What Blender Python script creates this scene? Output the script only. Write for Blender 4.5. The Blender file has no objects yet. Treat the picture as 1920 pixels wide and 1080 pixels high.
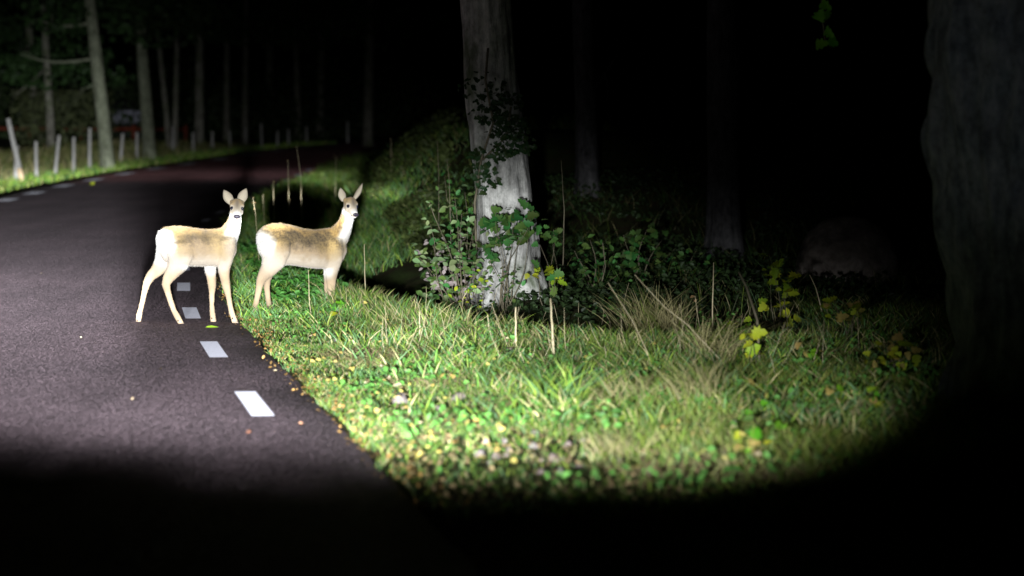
import bpy, math, random
import numpy as np
from mathutils import Vector, Matrix
random.seed(7); RNG = np.random.default_rng(11)
S = bpy.context.scene
COL = S.collection
R = math.radians

# ---------------------------------------------------------------- camera
CAM_H, F, HOR = 1.5, 4000.0, 240.0
PITCH = math.atan((540 - HOR) / F)
cd = bpy.data.cameras.new('camera'); cam = bpy.data.objects.new('camera', cd); COL.objects.link(cam)
cam.location = (0, 0, CAM_H); cam.rotation_euler = (R(90) - PITCH, 0, 0)
cd.lens = 36 * F / 1920; cd.sensor_width = 36; cd.clip_start = .1; cd.clip_end = 600
cd.dof.use_dof = True; cd.dof.focus_distance = 16.6; cd.dof.aperture_fstop = 1.45
S.camera = cam
S.view_settings.view_transform = 'Standard'; S.view_settings.look = 'None'
S.view_settings.exposure = 0; S.view_settings.gamma = 1
try: S.view_settings.use_curve_mapping = False
except Exception: pass
S.render.engine = 'CYCLES'
S.cycles.use_denoising = True
S.cycles.max_bounces = 5; S.cycles.diffuse_bounces = 2; S.cycles.transmission_bounces = 3; S.cycles.transparent_max_bounces = 4

# ---------------------------------------------------------------- night sky
w = bpy.data.worlds.new('World'); S.world = w; w.use_nodes = True
nt = w.node_tree; bg = nt.nodes['Background']
sky = nt.nodes.new('ShaderNodeTexSky'); sky.sky_type = 'NISHITA'; sky.sun_disc = False
sky.sun_elevation = R(-8); sky.sun_rotation = R(200)
nt.links.new(sky.outputs['Color'], bg.inputs['Color']); bg.inputs['Strength'].default_value = 0.001

# ---------------------------------------------------------------- the lamp: a low-beam headlamp just ahead and left of the camera
LAMP = (-0.37, 2.0, 0.97)
ld = bpy.data.lights.new('headlamp_beam', 'SPOT'); lamp = bpy.data.objects.new('headlamp_beam', ld); COL.objects.link(lamp)
lamp.location = LAMP; lamp.rotation_euler = (R(90), 0, 0)
ld.energy = 60000; ld.spot_size = R(70); ld.spot_blend = .15; ld.shadow_soft_size = .075
ld.use_nodes = True
lt = ld.node_tree
for n in list(lt.nodes): lt.nodes.remove(n)
def M_(tree, op, a, b=None, c=None, clamp=False):
    n = tree.nodes.new('ShaderNodeMath'); n.operation = op; n.use_clamp = clamp
    for i, v in enumerate((a, b, c)):
        if v is None: continue
        if isinstance(v, (int, float)): n.inputs[i].default_value = v
        else: tree.links.new(v, n.inputs[i])
    return n.outputs[0]
def RAMP(tree, v, lo, hi, pts):
    """piecewise-linear curve through pts [(x, y)], y below 1"""
    m = tree.nodes.new('ShaderNodeMapRange'); m.clamp = True
    m.inputs[1].default_value = lo; m.inputs[2].default_value = hi
    tree.links.new(v, m.inputs[0])
    r = tree.nodes.new('ShaderNodeValToRGB'); e = r.color_ramp.elements
    pts = sorted(pts)
    e.remove(e[1]); e[0].position = (pts[0][0] - lo) / (hi - lo); e[0].color = (pts[0][1],) * 3 + (1,)
    for x, y in pts[1:]:
        q = e.new((x - lo) / (hi - lo)); q.color = (y, y, y, 1)
    tree.links.new(m.outputs[0], r.inputs[0]); return r.outputs[0]
tc = lt.nodes.new('ShaderNodeTexCoord'); sp = lt.nodes.new('ShaderNodeSeparateXYZ')
lt.links.new(tc.outputs['Normal'], sp.inputs[0])
zz = M_(lt, 'ABSOLUTE', sp.outputs[2]); zz = M_(lt, 'MAXIMUM', zz, .01)
LSX, LSY = 1.0, 1.0
u = M_(lt, 'MULTIPLY', M_(lt, 'DIVIDE', sp.outputs[0], zz), LSX)
v = M_(lt, 'MULTIPLY', M_(lt, 'DIVIDE', sp.outputs[1], zz), LSY)
v2 = M_(lt, 'ADD', v, M_(lt, 'MULTIPLY', M_(lt, 'ADD', u, .12), .065))
# lens footprint: a rounded rectangle open to the left
du = M_(lt, 'POWER', M_(lt, 'DIVIDE', M_(lt, 'MAXIMUM', u, 0.0), .285), 3.4)
dv = M_(lt, 'POWER', M_(lt, 'DIVIDE', M_(lt, 'MAXIMUM', M_(lt, 'MULTIPLY', v2, -1.0), 0.0), .119), 4.2)
nz_ = lt.nodes.new('ShaderNodeTexNoise'); nz_.inputs['Scale'].default_value = 14; nz_.inputs['Detail'].default_value = 3
lt.links.new(tc.outputs['Normal'], nz_.inputs['Vector'])                      # a worn lens throws an uneven edge
dd = M_(lt, 'MULTIPLY', M_(lt, 'ADD', du, dv), M_(lt, 'ADD', M_(lt, 'MULTIPLY', nz_.outputs['Fac'], 0.5), .75))
mr = lt.nodes.new('ShaderNodeMapRange'); mr.interpolation_type = 'SMOOTHSTEP'
mr.inputs[1].default_value = .60; mr.inputs[2].default_value = 1.25; mr.inputs[3].default_value = 1; mr.inputs[4].default_value = 0
lt.links.new(dd, mr.inputs[0])
v3 = M_(lt, 'ADD', v, M_(lt, 'MULTIPLY', M_(lt, 'MAXIMUM', M_(lt, 'ADD', u, -.03), 0.0), .42))   # cut-off sinks to the right
B = RAMP(lt, v3, -.15, .15, [(-.15, 1), (-.10, .56), (-.078, .60), (-.064, .54), (-.052, .46), (-.042, .30), (-.03, .24), (-.012, .26), (-.004, .24), (.004, .11), (.02, .030), (.035, .0065), (.055, .0014), (.075, .0005), (.11, .0002), (.15, .0)])
A = RAMP(lt, u, -.40, .40, [(-.40, .6), (-.30, .85), (-.18, .9), (-.15, .74), (-.11, .84), (-.06, .78), (.0, .70), (.05, .50), (.10, .38), (.16, .38), (.22, .33), (.30, .14), (.40, .0)])
core = M_(lt, 'MULTIPLY', M_(lt, 'MULTIPLY', A, B), mr.outputs[0])
# hot spot that points straight down the road
HU = RAMP(lt, u, -.40, .40, [(-.40, .2), (-.30, .8), (-.24, 1), (-.19, .80), (-.178, .40), (-.169, .07), (-.14, .03), (-.10, .05), (-.04, .015), (.02, .0)])
HV = RAMP(lt, v, -.15, .15, [(-.10, .0), (-.085, .12), (-.075, .22), (-.05, .95), (-.035, 1), (-.024, 1), (-.014, 1), (-.008, .62), (.0, .42), (.01, .36), (.025, .30), (.04, .19), (.055, .10), (.075, .035), (.11, .008), (.14, .0)])
core = M_(lt, 'ADD', core, M_(lt, 'MULTIPLY', M_(lt, 'MULTIPLY', HU, HV), 3.0))
# the brightest line of a dipped beam lies just under its cut-off
CU = RAMP(lt, u, -.40, .40, [(-.40, 0), (-.20, .6), (-.15, 1), (-.09, 1), (-.06, .4), (-.04, .10), (.0, .0)])
CV = RAMP(lt, v, -.15, .15, [(-.0165, .0), (-.0145, .55), (-.0125, 1), (-.0110, .4), (-.0096, 0)])
core = M_(lt, 'ADD', core, M_(lt, 'MULTIPLY', M_(lt, 'MULTIPLY', CU, CV), 3.2))
# added lobe above the cut-off, brightens the grassy bank
SU = RAMP(lt, u, -.40, .40, [(-.40, 0), (-.052, .0), (-.042, 1), (-.012, 1), (-.0, 0)])
SV = RAMP(lt, v, -.15, .15, [(-.025, 0), (-.012, .8), (.006, 1), (.022, .8), (.036, 0)])
core = M_(lt, 'ADD', core, M_(lt, 'MULTIPLY', M_(lt, 'MULTIPLY', SU, SV), .045))
spill = RAMP(lt, v, -.10, .25, [(-.10, 0), (-.06, 0), (.0, .0008), (.03, .0019), (.15, .0017), (.25, 0)])
spill = M_(lt, 'MULTIPLY', spill, RAMP(lt, u, -.40, .40, [(-.40, .3), (.04, .12), (.10, .15), (.24, 1), (.40, 1)]))
em = lt.nodes.new('ShaderNodeEmission'); em.inputs['Color'].default_value = (.93, .97, 1.0, 1)
lt.links.new(M_(lt, 'ADD', core, spill), em.inputs['Strength'])
lo_ = lt.nodes.new('ShaderNodeOutputLight'); lt.links.new(em.outputs[0], lo_.inputs[0])
ld2 = ld.copy(); ld2.name = 'shadow_fill_beam'; ld2.energy = ld.energy * .19      # added fill lamp, lightens the shadow behind the first deer
lamp2 = bpy.data.objects.new('shadow_fill_beam', ld2); COL.objects.link(lamp2); lamp2.location = (-1.5, 1.9, .95); lamp2.rotation_euler = (R(90), 0, R(-3.4))

# ---------------------------------------------------------------- helpers
def tag(o, label=None, cat=None, group=None, kind=None):
    if label: o['label'] = label
    if cat: o['category'] = cat
    if group: o['group'] = group
    if kind: o['kind'] = kind
    return o
def link(name, me, parent=None, mat=None):
    o = bpy.data.objects.new(name, me); COL.objects.link(o)
    if parent is not None: o.parent = parent
    if mat is not None and me is not None and not me.materials: me.materials.append(mat)
    return o
def empty(name, loc, rz=0.0):
    o = bpy.data.objects.new(name, None); COL.objects.link(o); o.location = loc; o.rotation_euler = (0, 0, rz)
    o.empty_display_size = .1; return o
def np_mesh(name, verts, faces, cols=None, smooth=True, extra=None):
    """faces: (n,3) or (n,4) array, or list of such arrays"""
    me = bpy.data.meshes.new(name)
    fl = faces if isinstance(faces, list) else [faces]
    fl = [np.asarray(f, dtype=np.int32) for f in fl if len(f)]
    verts = np.asarray(verts, dtype=np.float32)
    me.vertices.add(len(verts)); me.vertices.foreach_set('co', verts.ravel())
    nl = sum(f.size for f in fl); nf = sum(len(f) for f in fl)
    me.loops.add(nl); me.loops.foreach_set('vertex_index', np.concatenate([f.ravel() for f in fl]))
    me.polygons.add(nf)
    tot = np.concatenate([np.full(len(f), f.shape[1], dtype=np.int32) for f in fl])
    st = np.concatenate([[0], np.cumsum(tot)[:-1]]).astype(np.int32)
    me.polygons.foreach_set('loop_start', st); me.polygons.foreach_set('loop_total', tot)
    me.polygons.foreach_set('use_smooth', np.full(nf, smooth, dtype=bool))
    me.update(calc_edges=True)
    if cols is not None:
        a = me.color_attributes.new('Col', 'FLOAT_COLOR', 'POINT')
        c = np.ones((len(verts), 4), dtype=np.float32); c[:, :cols.shape[1]] = cols
        a.data.foreach_set('color', c.ravel())
    return me
def sm(a, b, x):
    t = np.clip((np.asarray(x, dtype=float) - a) / (b - a), 0, 1); return t * t * (3 - 2 * t)
# cheap smooth value noise
_N = RNG.random((256, 256))
def vnoise(x, y, s=1.0, o=0):
    x = np.asarray(x, float) * s + 37.3 + o * 13.7; y = np.asarray(y, float) * s + 91.7 + o * 7.1
    xi = np.floor(x).astype(int); yi = np.floor(y).astype(int); fx = x - xi; fy = y - yi
    fx = fx * fx * (3 - 2 * fx); fy = fy * fy * (3 - 2 * fy)
    g = lambda a, b: _N[a & 255, b & 255]
    return (g(xi, yi) * (1 - fx) + g(xi + 1, yi) * fx) * (1 - fy) + (g(xi, yi + 1) * (1 - fx) + g(xi + 1, yi + 1) * fx) * fy
def fbm(x, y, s=1.0, o=0): return vnoise(x, y, s, o) * .55 + vnoise(x, y, s * 2.1, o + 1) * .3 + vnoise(x, y, s * 4.3, o + 2) * .15

# ---------------------------------------------------------------- terrain
RLY = [-10, 3, 10.97, 13.86, 16.6, 19.3, 25, 34, 37, 43, 53, 58, 63, 68, 75, 90, 110, 150, 230]
RLX = [2.2, .4, -1.29, -1.92, -2.49, -2.98, -3.85, -4.9, -5.08, -5.3, -5.5, -5.5, -5.2, -4.7, -3.6, 0, 7, 25, 70]
LLY = [-10, 3, 11, 19.3, 30, 41.6, 44.8, 48.5, 51.7, 55, 58.3, 61, 64, 75, 90, 110, 150, 230]
LLX = [-2.0, -4.6, -6.5, -7.9, -9.2, -9.93, -10.1, -10.26, -10.2, -10.08, -9.8, -9.4, -8.9, -7.0, -3, 4.5, 22, 67]
def XR(Y): return np.interp(Y, RLY, RLX)
def XL(Y): return np.interp(Y, LLY, LLX)
def gbase(Y):
    Y = np.asarray(Y, float); t = np.clip(Y - 30, 0, 40); return .00045 * t * t + np.clip(Y - 70, 0, 60) * .02
DITCH = np.array([(-3.6, 30), (-2.7, 25), (-1.75, 21.3), (-1.03, 18.8), (-.60, 17.2), (-.24, 16.3), (.15, 15.5), (.62, 14.7), (1.0, 14.3), (1.6, 14.5), (2.3, 15.0)])
def ditch_side(X, Y):
    """signed distance, negative on the camera's side"""
    return dist_poly(X, Y, DITCH) * np.where(Y < np.interp(X, DITCH[:, 0], DITCH[:, 1]), -1, 1)
def dist_poly(X, Y, P):
    d = np.full(np.broadcast(X, Y).shape, 1e9)
    for (x0, y0), (x1, y1) in zip(P[:-1], P[1:]):
        vx, vy = x1 - x0, y1 - y0; L = vx * vx + vy * vy
        t = np.clip(((X - x0) * vx + (Y - y0) * vy) / L, 0, 1)
        d = np.minimum(d, np.hypot(X - x0 - t * vx, Y - y0 - t * vy))
    return d
def H(X, Y):
    X = np.asarray(X, float); Y = np.asarray(Y, float)
    z = gbase(Y)
    dR = X - (XR(Y) + .40); dL = (XL(Y) - .80) - X
    off = np.maximum(dR, dL)
    z = z + np.where(off > 0, (fbm(X, Y, 1.7) - .5) * .07 * np.clip(off * 3, 0, 1), 0)
    z = z + np.clip(dR, 0, 1) * .02
    ds = ditch_side(X, Y); fd = sm(.3, 1.0, dR) * sm(2.4, 1.2, X)
    z = z + fd * (.085 * np.exp(-((ds + .62) / .34) ** 2) - .42 * np.exp(-((ds - .18) / .48) ** 2))
    z = z + (1.42 + .5 * (fbm(X, Y, .55, 12) - .5)) * sm(1.3, 3.7, dR) * sm(21.5, 31, Y) + .5 * sm(6, 20, dR) * sm(24, 40, Y)
    z = z + sm(1.2, 5, dL) * .12
    return z
def road_off(X, Y):
    return np.maximum(X - (XR(Y) + .40), (XL(Y) - .80) - X)
CP, SP_ = math.cos(PITCH), math.sin(PITCH)
def ray(px, py):
    a, b = (px - 960) / F, (540 - py) / F
    return (a, CP + b * SP_, -SP_ + b * CP)
def onray(px, py, Y):
    d = ray(px, py); t = Y / d[1]; return Vector((d[0] * t, Y, CAM_H + d[2] * t))
def at(px, py):
    """place on the ground that the photograph shows at a pixel"""
    d = ray(px, py); Y = 5.0
    pY = Y
    while Y < 200:
        t = Y / d[1]
        if CAM_H + d[2] * t <= float(H(d[0] * t, Y)):
            lo, hi = pY, Y
            for _ in range(20):
                m = (lo + hi) / 2; t = m / d[1]
                if CAM_H + d[2] * t <= float(H(d[0] * t, m)): hi = m
                else: lo = m
            t = hi / d[1]; return Vector((d[0] * t, hi, float(H(d[0] * t, hi))))
        pY = Y; Y += .12 if Y < 30 else .3
    return onray(px, py, 80)
def ground(x, y, dz=0.0): return Vector((x, y, float(H(x, y)) + dz))

# ---------------------------------------------------------------- materials
def mat(name, rough=.8, spec=.3):
    m = bpy.data.materials.new(name); m.use_nodes = True; n = m.node_tree
    b = n.nodes['Principled BSDF']; b.inputs['Roughness'].default_value = rough
    b.inputs['Specular IOR Level'].default_value = spec
    return m, n, b
def noise(n, scale, detail=4, vec=None, rough=.55):
    t = n.nodes.new('ShaderNodeTexNoise'); t.inputs['Scale'].default_value = scale; t.inputs['Detail'].default_value = detail
    t.inputs['Roughness'].default_value = rough
    if vec is not None: n.links.new(vec, t.inputs['Vector'])
    return t.outputs['Fac']
def objvec(n, scale=(1, 1, 1)):
    t = n.nodes.new('ShaderNodeTexCoord'); mp = n.nodes.new('ShaderNodeMapping'); mp.inputs['Scale'].default_value = scale
    n.links.new(t.outputs['Object'], mp.inputs['Vector']); return mp.outputs[0]
def ramp(n, fac, pts):
    r = n.nodes.new('ShaderNodeValToRGB'); e = r.color_ramp.elements
    while len(e) < len(pts): e.new(.5)
    for i, (p, c) in enumerate(pts): e[i].position = p
    for i, (p, c) in enumerate(pts): e[i].color = (*c, 1)
    n.links.new(fac, r.inputs[0]); return r.outputs[0]
def mix(n, fac, a, b, mode='MIX'):
    m = n.nodes.new('ShaderNodeMix'); m.data_type = 'RGBA'; m.blend_type = mode
    for s, v_ in ((m.inputs[0], fac), (m.inputs[6], a), (m.inputs[7], b)):
        if isinstance(v_, (int, float)): s.default_value = v_
        elif isinstance(v_, tuple): s.default_value = (*v_, 1)
        else: n.links.new(v_, s)
    return m.outputs[2]
def bump(n, b, h, strength=.5, dist=.01):
    t = n.nodes.new('ShaderNodeBump'); t.inputs['Strength'].default_value = strength; t.inputs['Distance'].default_value = dist
    n.links.new(h, t.inputs['Height']); n.links.new(t.outputs[0], b.inputs['Normal'])
def rough_normals(n, b, scale, k, lean=0.0):
    '''facets of a coarse aggregate: every grain turns its own way, so some face a low lamp'''
    t = n.nodes.new('ShaderNodeTexVoronoi'); t.inputs['Scale'].default_value = scale; n.links.new(objvec(n), t.inputs['Vector'])
    a = n.nodes.new('ShaderNodeVectorMath'); a.operation = 'SUBTRACT'; n.links.new(t.outputs['Color'], a.inputs[0]); a.inputs[1].default_value = (.5, .5, .5)
    c = n.nodes.new('ShaderNodeVectorMath'); c.operation = 'MULTIPLY'; n.links.new(a.outputs[0], c.inputs[0]); c.inputs[1].default_value = (k, k, 0)
    if lean:
        c2 = n.nodes.new('ShaderNodeVectorMath'); c2.operation = 'ADD'; n.links.new(c.outputs[0], c2.inputs[0]); c2.inputs[1].default_value = (0, -lean, 0); c = c2   # normals tilted toward the lamp side, an added lift that brightens the marking
    g_ = n.nodes.new('ShaderNodeNewGeometry'); d = n.nodes.new('ShaderNodeVectorMath'); d.operation = 'ADD'; n.links.new(c.outputs[0], d.inputs[0]); n.links.new(g_.outputs['Normal'], d.inputs[1])
    e = n.nodes.new('ShaderNodeVectorMath'); e.operation = 'NORMALIZE'; n.links.new(d.outputs[0], e.inputs[0]); n.links.new(e.outputs[0], b.inputs['Normal'])
def bark(name, c0, c1, c2, sc=1.0, moss=0.0):
    m, n, b = mat(name, .9, .15)
    vv = objvec(n, (9 * sc, 9 * sc, 2.2 * sc)); f = noise(n, 1.6, 6, vv, .65)
    f2 = noise(n, 3.0, 5, objvec(n, (2 * sc, 2 * sc, 1.3 * sc)))
    c = ramp(n, f, [(.32, c0), (.5, c1), (.7, c2)])
    c = mix(n, ramp(n, f2, [(.42, (0, 0, 0)), (.62, (1, 1, 1))]), c, mix(n, .5, c, c2))
    c = mix(n, .65, c, ramp(n, noise(n, 13 * sc, 5, objvec(n), .75), [(.34, (.42, .43, .40)), (.5, (1, 1, 1)), (.68, (1.35, 1.33, 1.3))]), 'MULTIPLY')
    c = mix(n, .75, c, ramp(n, noise(n, 4.2 * sc, 5, objvec(n, (1, 1, .55)), .7), [(.36, (.45, .44, .43)), (.47, (.85, .85, .84)), (.62, (1.12, 1.12, 1.1))]), 'MULTIPLY')
    if moss: c = mix(n, ramp(n, noise(n, 2.2, 5, objvec(n, (1.2, 1.2, .7))), [(.55 - moss * .2, (0, 0, 0)), (.7, (1, 1, 1))]), c, (.07, .10, .035))
    n.links.new(c, b.inputs['Base Color']); bump(n, b, f, .9, .03); return m
M = {}
M['bark_pale'] = bark('pale_lichen_bark', (.16, .155, .145), (.42, .41, .39), (.72, .71, .68), 1.0, .12)
M['bark_grey'] = bark('grey_bark', (.08, .075, .062), (.19, .18, .15), (.31, .30, .25), 1.0, .3)
M['bark_dark'] = bark('dark_rough_bark', (.06, .07, .08), (.13, .15, .17), (.24, .25, .26), 1.3)
M['bark_shade'] = bark('shade_toned_bark', (.03, .03, .032), (.07, .068, .07), (.12, .115, .12), 1.3)  # darkened bark copy, forest gloom put into the colour
M['bark_green'] = bark('algae_green_bark', (.11, .12, .08), (.22, .24, .165), (.32, .34, .25), 1.0)
# asphalt
m, n, b = mat('reddish_asphalt', .82, .25)
ov = objvec(n)
vo = n.nodes.new('ShaderNodeTexVoronoi'); vo.inputs['Scale'].default_value = 95; n.links.new(ov, vo.inputs['Vector'])
f1 = noise(n, 120, 5, ov, .7); f2 = noise(n, .55, 4, ov); f3 = noise(n, 26, 5, objvec(n, (1, .3, 1)), .7)
c = ramp(n, f1, [(.30, (.088, .064, .074)), (.5, (.18, .132, .150)), (.64, (.285, .215, .24)), (.78, (.50, .44, .47))])
c = mix(n, .75, c, ramp(n, f2, [(.3, (.72, .70, .72)), (.7, (1.15, 1.1, 1.12))]), 'MULTIPLY')
c = mix(n, .8, c, ramp(n, noise(n, 1.1, 4, objvec(n, (1.6, .10, 1)), .6), [(.35, (.78, .78, .78)), (.62, (1.12, 1.12, 1.12))]), 'MULTIPLY')
c = mix(n, .5, c, ramp(n, f3, [(.3, (.62, .62, .62)), (.7, (1.25, 1.22, 1.22))]), 'MULTIPLY')
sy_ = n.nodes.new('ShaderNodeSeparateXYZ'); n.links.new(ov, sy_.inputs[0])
c = mix(n, ramp(n, M_(n, 'ADD', M_(n, 'MULTIPLY', sy_.outputs[1], .01), M_(n, 'MULTIPLY', f2, .06)), [(.52, (0, 0, 0)), (.56, (1, 1, 1))]), c, mix(n, 1.0, c, (2.6, 1.45, 1.3), 'MULTIPLY'))   # far road: red glow and lamp light put into the colour
n.links.new(c, b.inputs['Base Color'])
hh = M_(n, 'ADD', M_(n, 'MULTIPLY', vo.outputs['Distance'], .8), f1)
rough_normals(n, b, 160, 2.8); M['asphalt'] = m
m, n, b = mat('worn_white_road_paint', .6, .4)
ov = objvec(n); f = noise(n, 60, 5, ov, .7)
f = M_(n, 'ADD', M_(n, 'MULTIPLY', f, .6), M_(n, 'MULTIPLY', noise(n, 19, 4, ov, .7), .4))
n.links.new(ramp(n, f, [(.36, (.22, .20, .23)), (.43, (.66, .65, .76)), (.6, (.74, .73, .86))]), b.inputs['Base Color']); rough_normals(n, b, 380, 2.0, 3.0); M['paint'] = m
# soil
m, n, b = mat('dark_mossy_soil', .95, .1)
ov = objvec(n); f = noise(n, 3, 6, ov, .7); f2 = noise(n, 26, 5, ov, .7)
c = mix(n, ramp(n, f, [(.38, (0, 0, 0)), (.6, (1, 1, 1))]), (.032, .024, .014), (.028, .045, .012))
c = mix(n, .8, c, ramp(n, f2, [(.3, (.7, .66, .6)), (.7, (2.2, 2.1, 1.8))]), 'MULTIPLY')
n.links.new(c, b.inputs['Base Color']); bump(n, b, f2, 1, .03); M['soil'] = m
# generic blade / leaf with colour attribute
def foliage_mat(name, attr=True, col=(.1, .2, .05), trans=.35, vary=.0, rough=.55, spec=.35, vein=True):
    m = bpy.data.materials.new(name); m.use_nodes = True; n = m.node_tree
    b = n.nodes['Principled BSDF']; b.inputs['Roughness'].default_value = rough; b.inputs['Specular IOR Level'].default_value = spec
    if attr:
        a = n.nodes.new('ShaderNodeVertexColor'); a.layer_name = 'Col'; c = a.outputs['Color']
    else:
        c = mix(n, ramp(n, noise(n, 22, 3, objvec(n)), [(.35, (0, 0, 0)), (.65, (1, 1, 1))]), col, tuple(x * .72 for x in col))
    if vary:
        oi = n.nodes.new('ShaderNodeObjectInfo')
        hs = n.nodes.new('ShaderNodeHueSaturation')
        n.links.new(M_(n, 'ADD', M_(n, 'MULTIPLY', oi.outputs['Random'], vary * .12), .5 - vary * .06), hs.inputs['Hue'])
        n.links.new(M_(n, 'ADD', M_(n, 'MULTIPLY', M_(n, 'FRACT', M_(n, 'MULTIPLY', oi.outputs['Random'], 7.31)), vary), 1 - vary * .5), hs.inputs['Value'])
        n.links.new(c, hs.inputs['Color']); c = hs.outputs[0]
    n.links.new(c, b.inputs['Base Color'])
    tr = n.nodes.new('ShaderNodeBsdfTranslucent'); n.links.new(c, tr.inputs['Color'])
    ms = n.nodes.new('ShaderNodeMixShader'); ms.inputs[0].default_value = trans
    n.links.new(b.outputs[0], ms.inputs[1]); n.links.new(tr.outputs[0], ms.inputs[2])
    n.links.new(ms.outputs[0], n.nodes['Material Output'].inputs['Surface']); return m
M['blade'] = foliage_mat('grass_blades', True, trans=.3)
M['leaf_green'] = foliage_mat('fresh_green_leaf', False, (.12, .26, .06), .3, .8)
M['leaf_dark'] = foliage_mat('dark_green_leaf', False, (.07, .165, .035), .25, .8)
M['leaf_ivy'] = foliage_mat('dark_ivy_leaf', False, (.030, .070, .018), .15, .6)
M['leaf_pale'] = foliage_mat('pale_green_leaf', False, (.32, .46, .20), .3, .7)
M['leaf_pink'] = foliage_mat('withered_pinkish_leaf', False, (.50, .42, .40), .25, .5)
M['leaf_yellow'] = foliage_mat('yellow_autumn_leaf', False, (.60, .47, .13), .3, .4)
M['leaf_lime'] = foliage_mat('lime_yellow_leaf', False, (.52, .64, .04), .35, .6)
M['leaf_brown'] = foliage_mat('tan_dead_leaf', False, (.42, .26, .12), .15, .7)
M['leaf_tan'] = foliage_mat('pale_tan_leaf', False, (.58, .47, .30), .2, .4)
M['leaf_bright'] = foliage_mat('bright_green_leaf', False, (.16, .44, .02), .35, .3)
m, n, b = mat('woody_stem', .8, .2)
n.links.new(ramp(n, noise(n, 14, 4, objvec(n)), [(.3, (.10, .085, .055)), (.7, (.22, .19, .13))]), b.inputs['Base Color']); M['stem'] = m
m, n, b = mat('dry_straw', .7, .3)
n.links.new(ramp(n, noise(n, 30, 4, objvec(n)), [(.3, (.34, .27, .15)), (.7, (.60, .52, .34))]), b.inputs['Base Color']); M['straw'] = m
m, n, b = mat('grey_pink_granite', .85, .3)
oi = n.nodes.new('ShaderNodeObjectInfo')
f = noise(n, 18, 6, objvec(n), .7)
c = ramp(n, f, [(.3, (.11, .095, .09)), (.55, (.24, .205, .195)), (.75, (.36, .32, .30))])
c = mix(n, oi.outputs['Random'], c, mix(n, .8, c, (.92, .78, .72), 'MULTIPLY'))
n.links.new(c, b.inputs['Base Color']); bump(n, b, f, .6, .01); M['stone'] = m
m, n, b = mat('boulder_rock', .9, .2)
f = noise(n, 3.5, 7, objvec(n), .7)
n.links.new(ramp(n, f, [(.35, (.14, .115, .10)), (.55, (.28, .235, .21)), (.75, (.42, .36, .33))]), b.inputs['Base Color']); bump(n, b, f, .8, .04); M['boulder'] = m
m, n, b = mat('weathered_post_wood', .85, .2)
f = noise(n, 6, 5, objvec(n, (6, 6, .8)), .6)
n.links.new(ramp(n, f, [(.3, (.24, .23, .21)), (.7, (.48, .47, .45))]), b.inputs['Base Color']); bump(n, b, f, .6, .01); M['post'] = m
m, n, b = mat('fresh_cut_wood', .8, .2)
n.links.new(ramp(n, noise(n, 6, 5, objvec(n, (6, 6, .8)), .6), [(.3, (.48, .34, .20)), (.7, (.66, .50, .32))]), b.inputs['Base Color']); M['freshwood'] = m
m, n, b = mat('red_painted_wood', .85, .2)
n.links.new(ramp(n, noise(n, 5, 5, objvec(n, (.6, 6, 6)), .6), [(.3, (.07, .014, .006)), (.7, (.16, .03, .014))]), b.inputs['Base Color']); M['red'] = m
m, n, b = mat('dull_white_boards', .8, .2)
n.links.new(ramp(n, noise(n, 3, 5, objvec(n), .6), [(.3, (.16, .16, .20)), (.7, (.36, .36, .44))]), b.inputs['Base Color']); M['board'] = m
m, n, b = mat('dark_roof_felt', .9, .2); b.inputs['Base Color'].default_value = (.03, .03, .03, 1); M['roof'] = m
m, n, b = mat('galvanised_wire', .4, .5); b.inputs['Base Color'].default_value = (.3, .3, .3, 1); b.inputs['Metallic'].default_value = .8; M['wire'] = m

# ---------------------------------------------------------------- ground, road, markings
xs = np.unique(np.concatenate([np.arange(-70, -14, 2.), np.arange(-14, -4, .25), np.arange(-4, 5, .09), np.arange(5, 12, .35), np.arange(12, 80, 2.5)]))
ys = np.unique(np.concatenate([np.arange(-6, 8, .6), np.arange(8, 24, .10), np.arange(24, 72, .35), np.arange(72, 240, 2.5)]))
GX, GY = np.meshgrid(xs, ys); GZ = H(GX, GY)
ro = road_off(GX, GY)
GZ = GZ - .05 * sm(.04, -.12, ro) + .0
V = np.stack([GX, GY, GZ], -1).reshape(-1, 3); nx, ny = len(xs), len(ys)
ii = (np.arange(ny - 1)[:, None] * nx + np.arange(nx - 1)[None]).ravel()
g = link('ground', np_mesh('ground', V, np.stack([ii, ii + 1, ii + nx + 1, ii + nx], 1)), None, M['soil'])
tag(g, 'dark mossy soil of verge, ditch and forest floor beside the road', kind='structure')
ry = np.concatenate([np.arange(-6, 30, .4), np.arange(30, 80, .6), np.arange(80, 200, 2.)]); nc = 14
rv = []
for y in ry:
    a, b_ = float(XL(y)) - .80, float(XR(y)) + .40
    for k in range(nc):
        t = k / (nc - 1) if k in (0, nc - 1) else (.05 / (b_ - a) + (1 - .1 / (b_ - a)) * (k - 1) / (nc - 3)); x = a + (b_ - a) * t
        e = (vnoise(y * 3.1, 5, 1) - .5) * .10 if k in (0, nc - 1) else 0
        x += float(e)
        z = float(gbase(y)) + .006 + .03 * math.sin(math.pi * t)
        if k in (0, nc - 1): z -= .05
        rv.append((x, y, z))
ii = (np.arange(len(ry) - 1)[:, None] * nc + np.arange(nc - 1)[None]).ravel()
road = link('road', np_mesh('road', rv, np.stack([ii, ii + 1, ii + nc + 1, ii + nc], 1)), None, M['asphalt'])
tag(road, 'reddish brown asphalt road curving away to the right', kind='structure')
from bisect import bisect_right
def roadz(x, y):
    def row(j):
        q = np.array(rv[j * nc:(j + 1) * nc]); return np.interp(x, q[:, 0], q[:, 2])
    j = min(max(bisect_right(list(ry), y) - 1, 0), len(ry) - 2); t = (y - ry[j]) / (ry[j + 1] - ry[j])
    return float(row(j) * (1 - t) + row(j + 1) * t)
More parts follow.
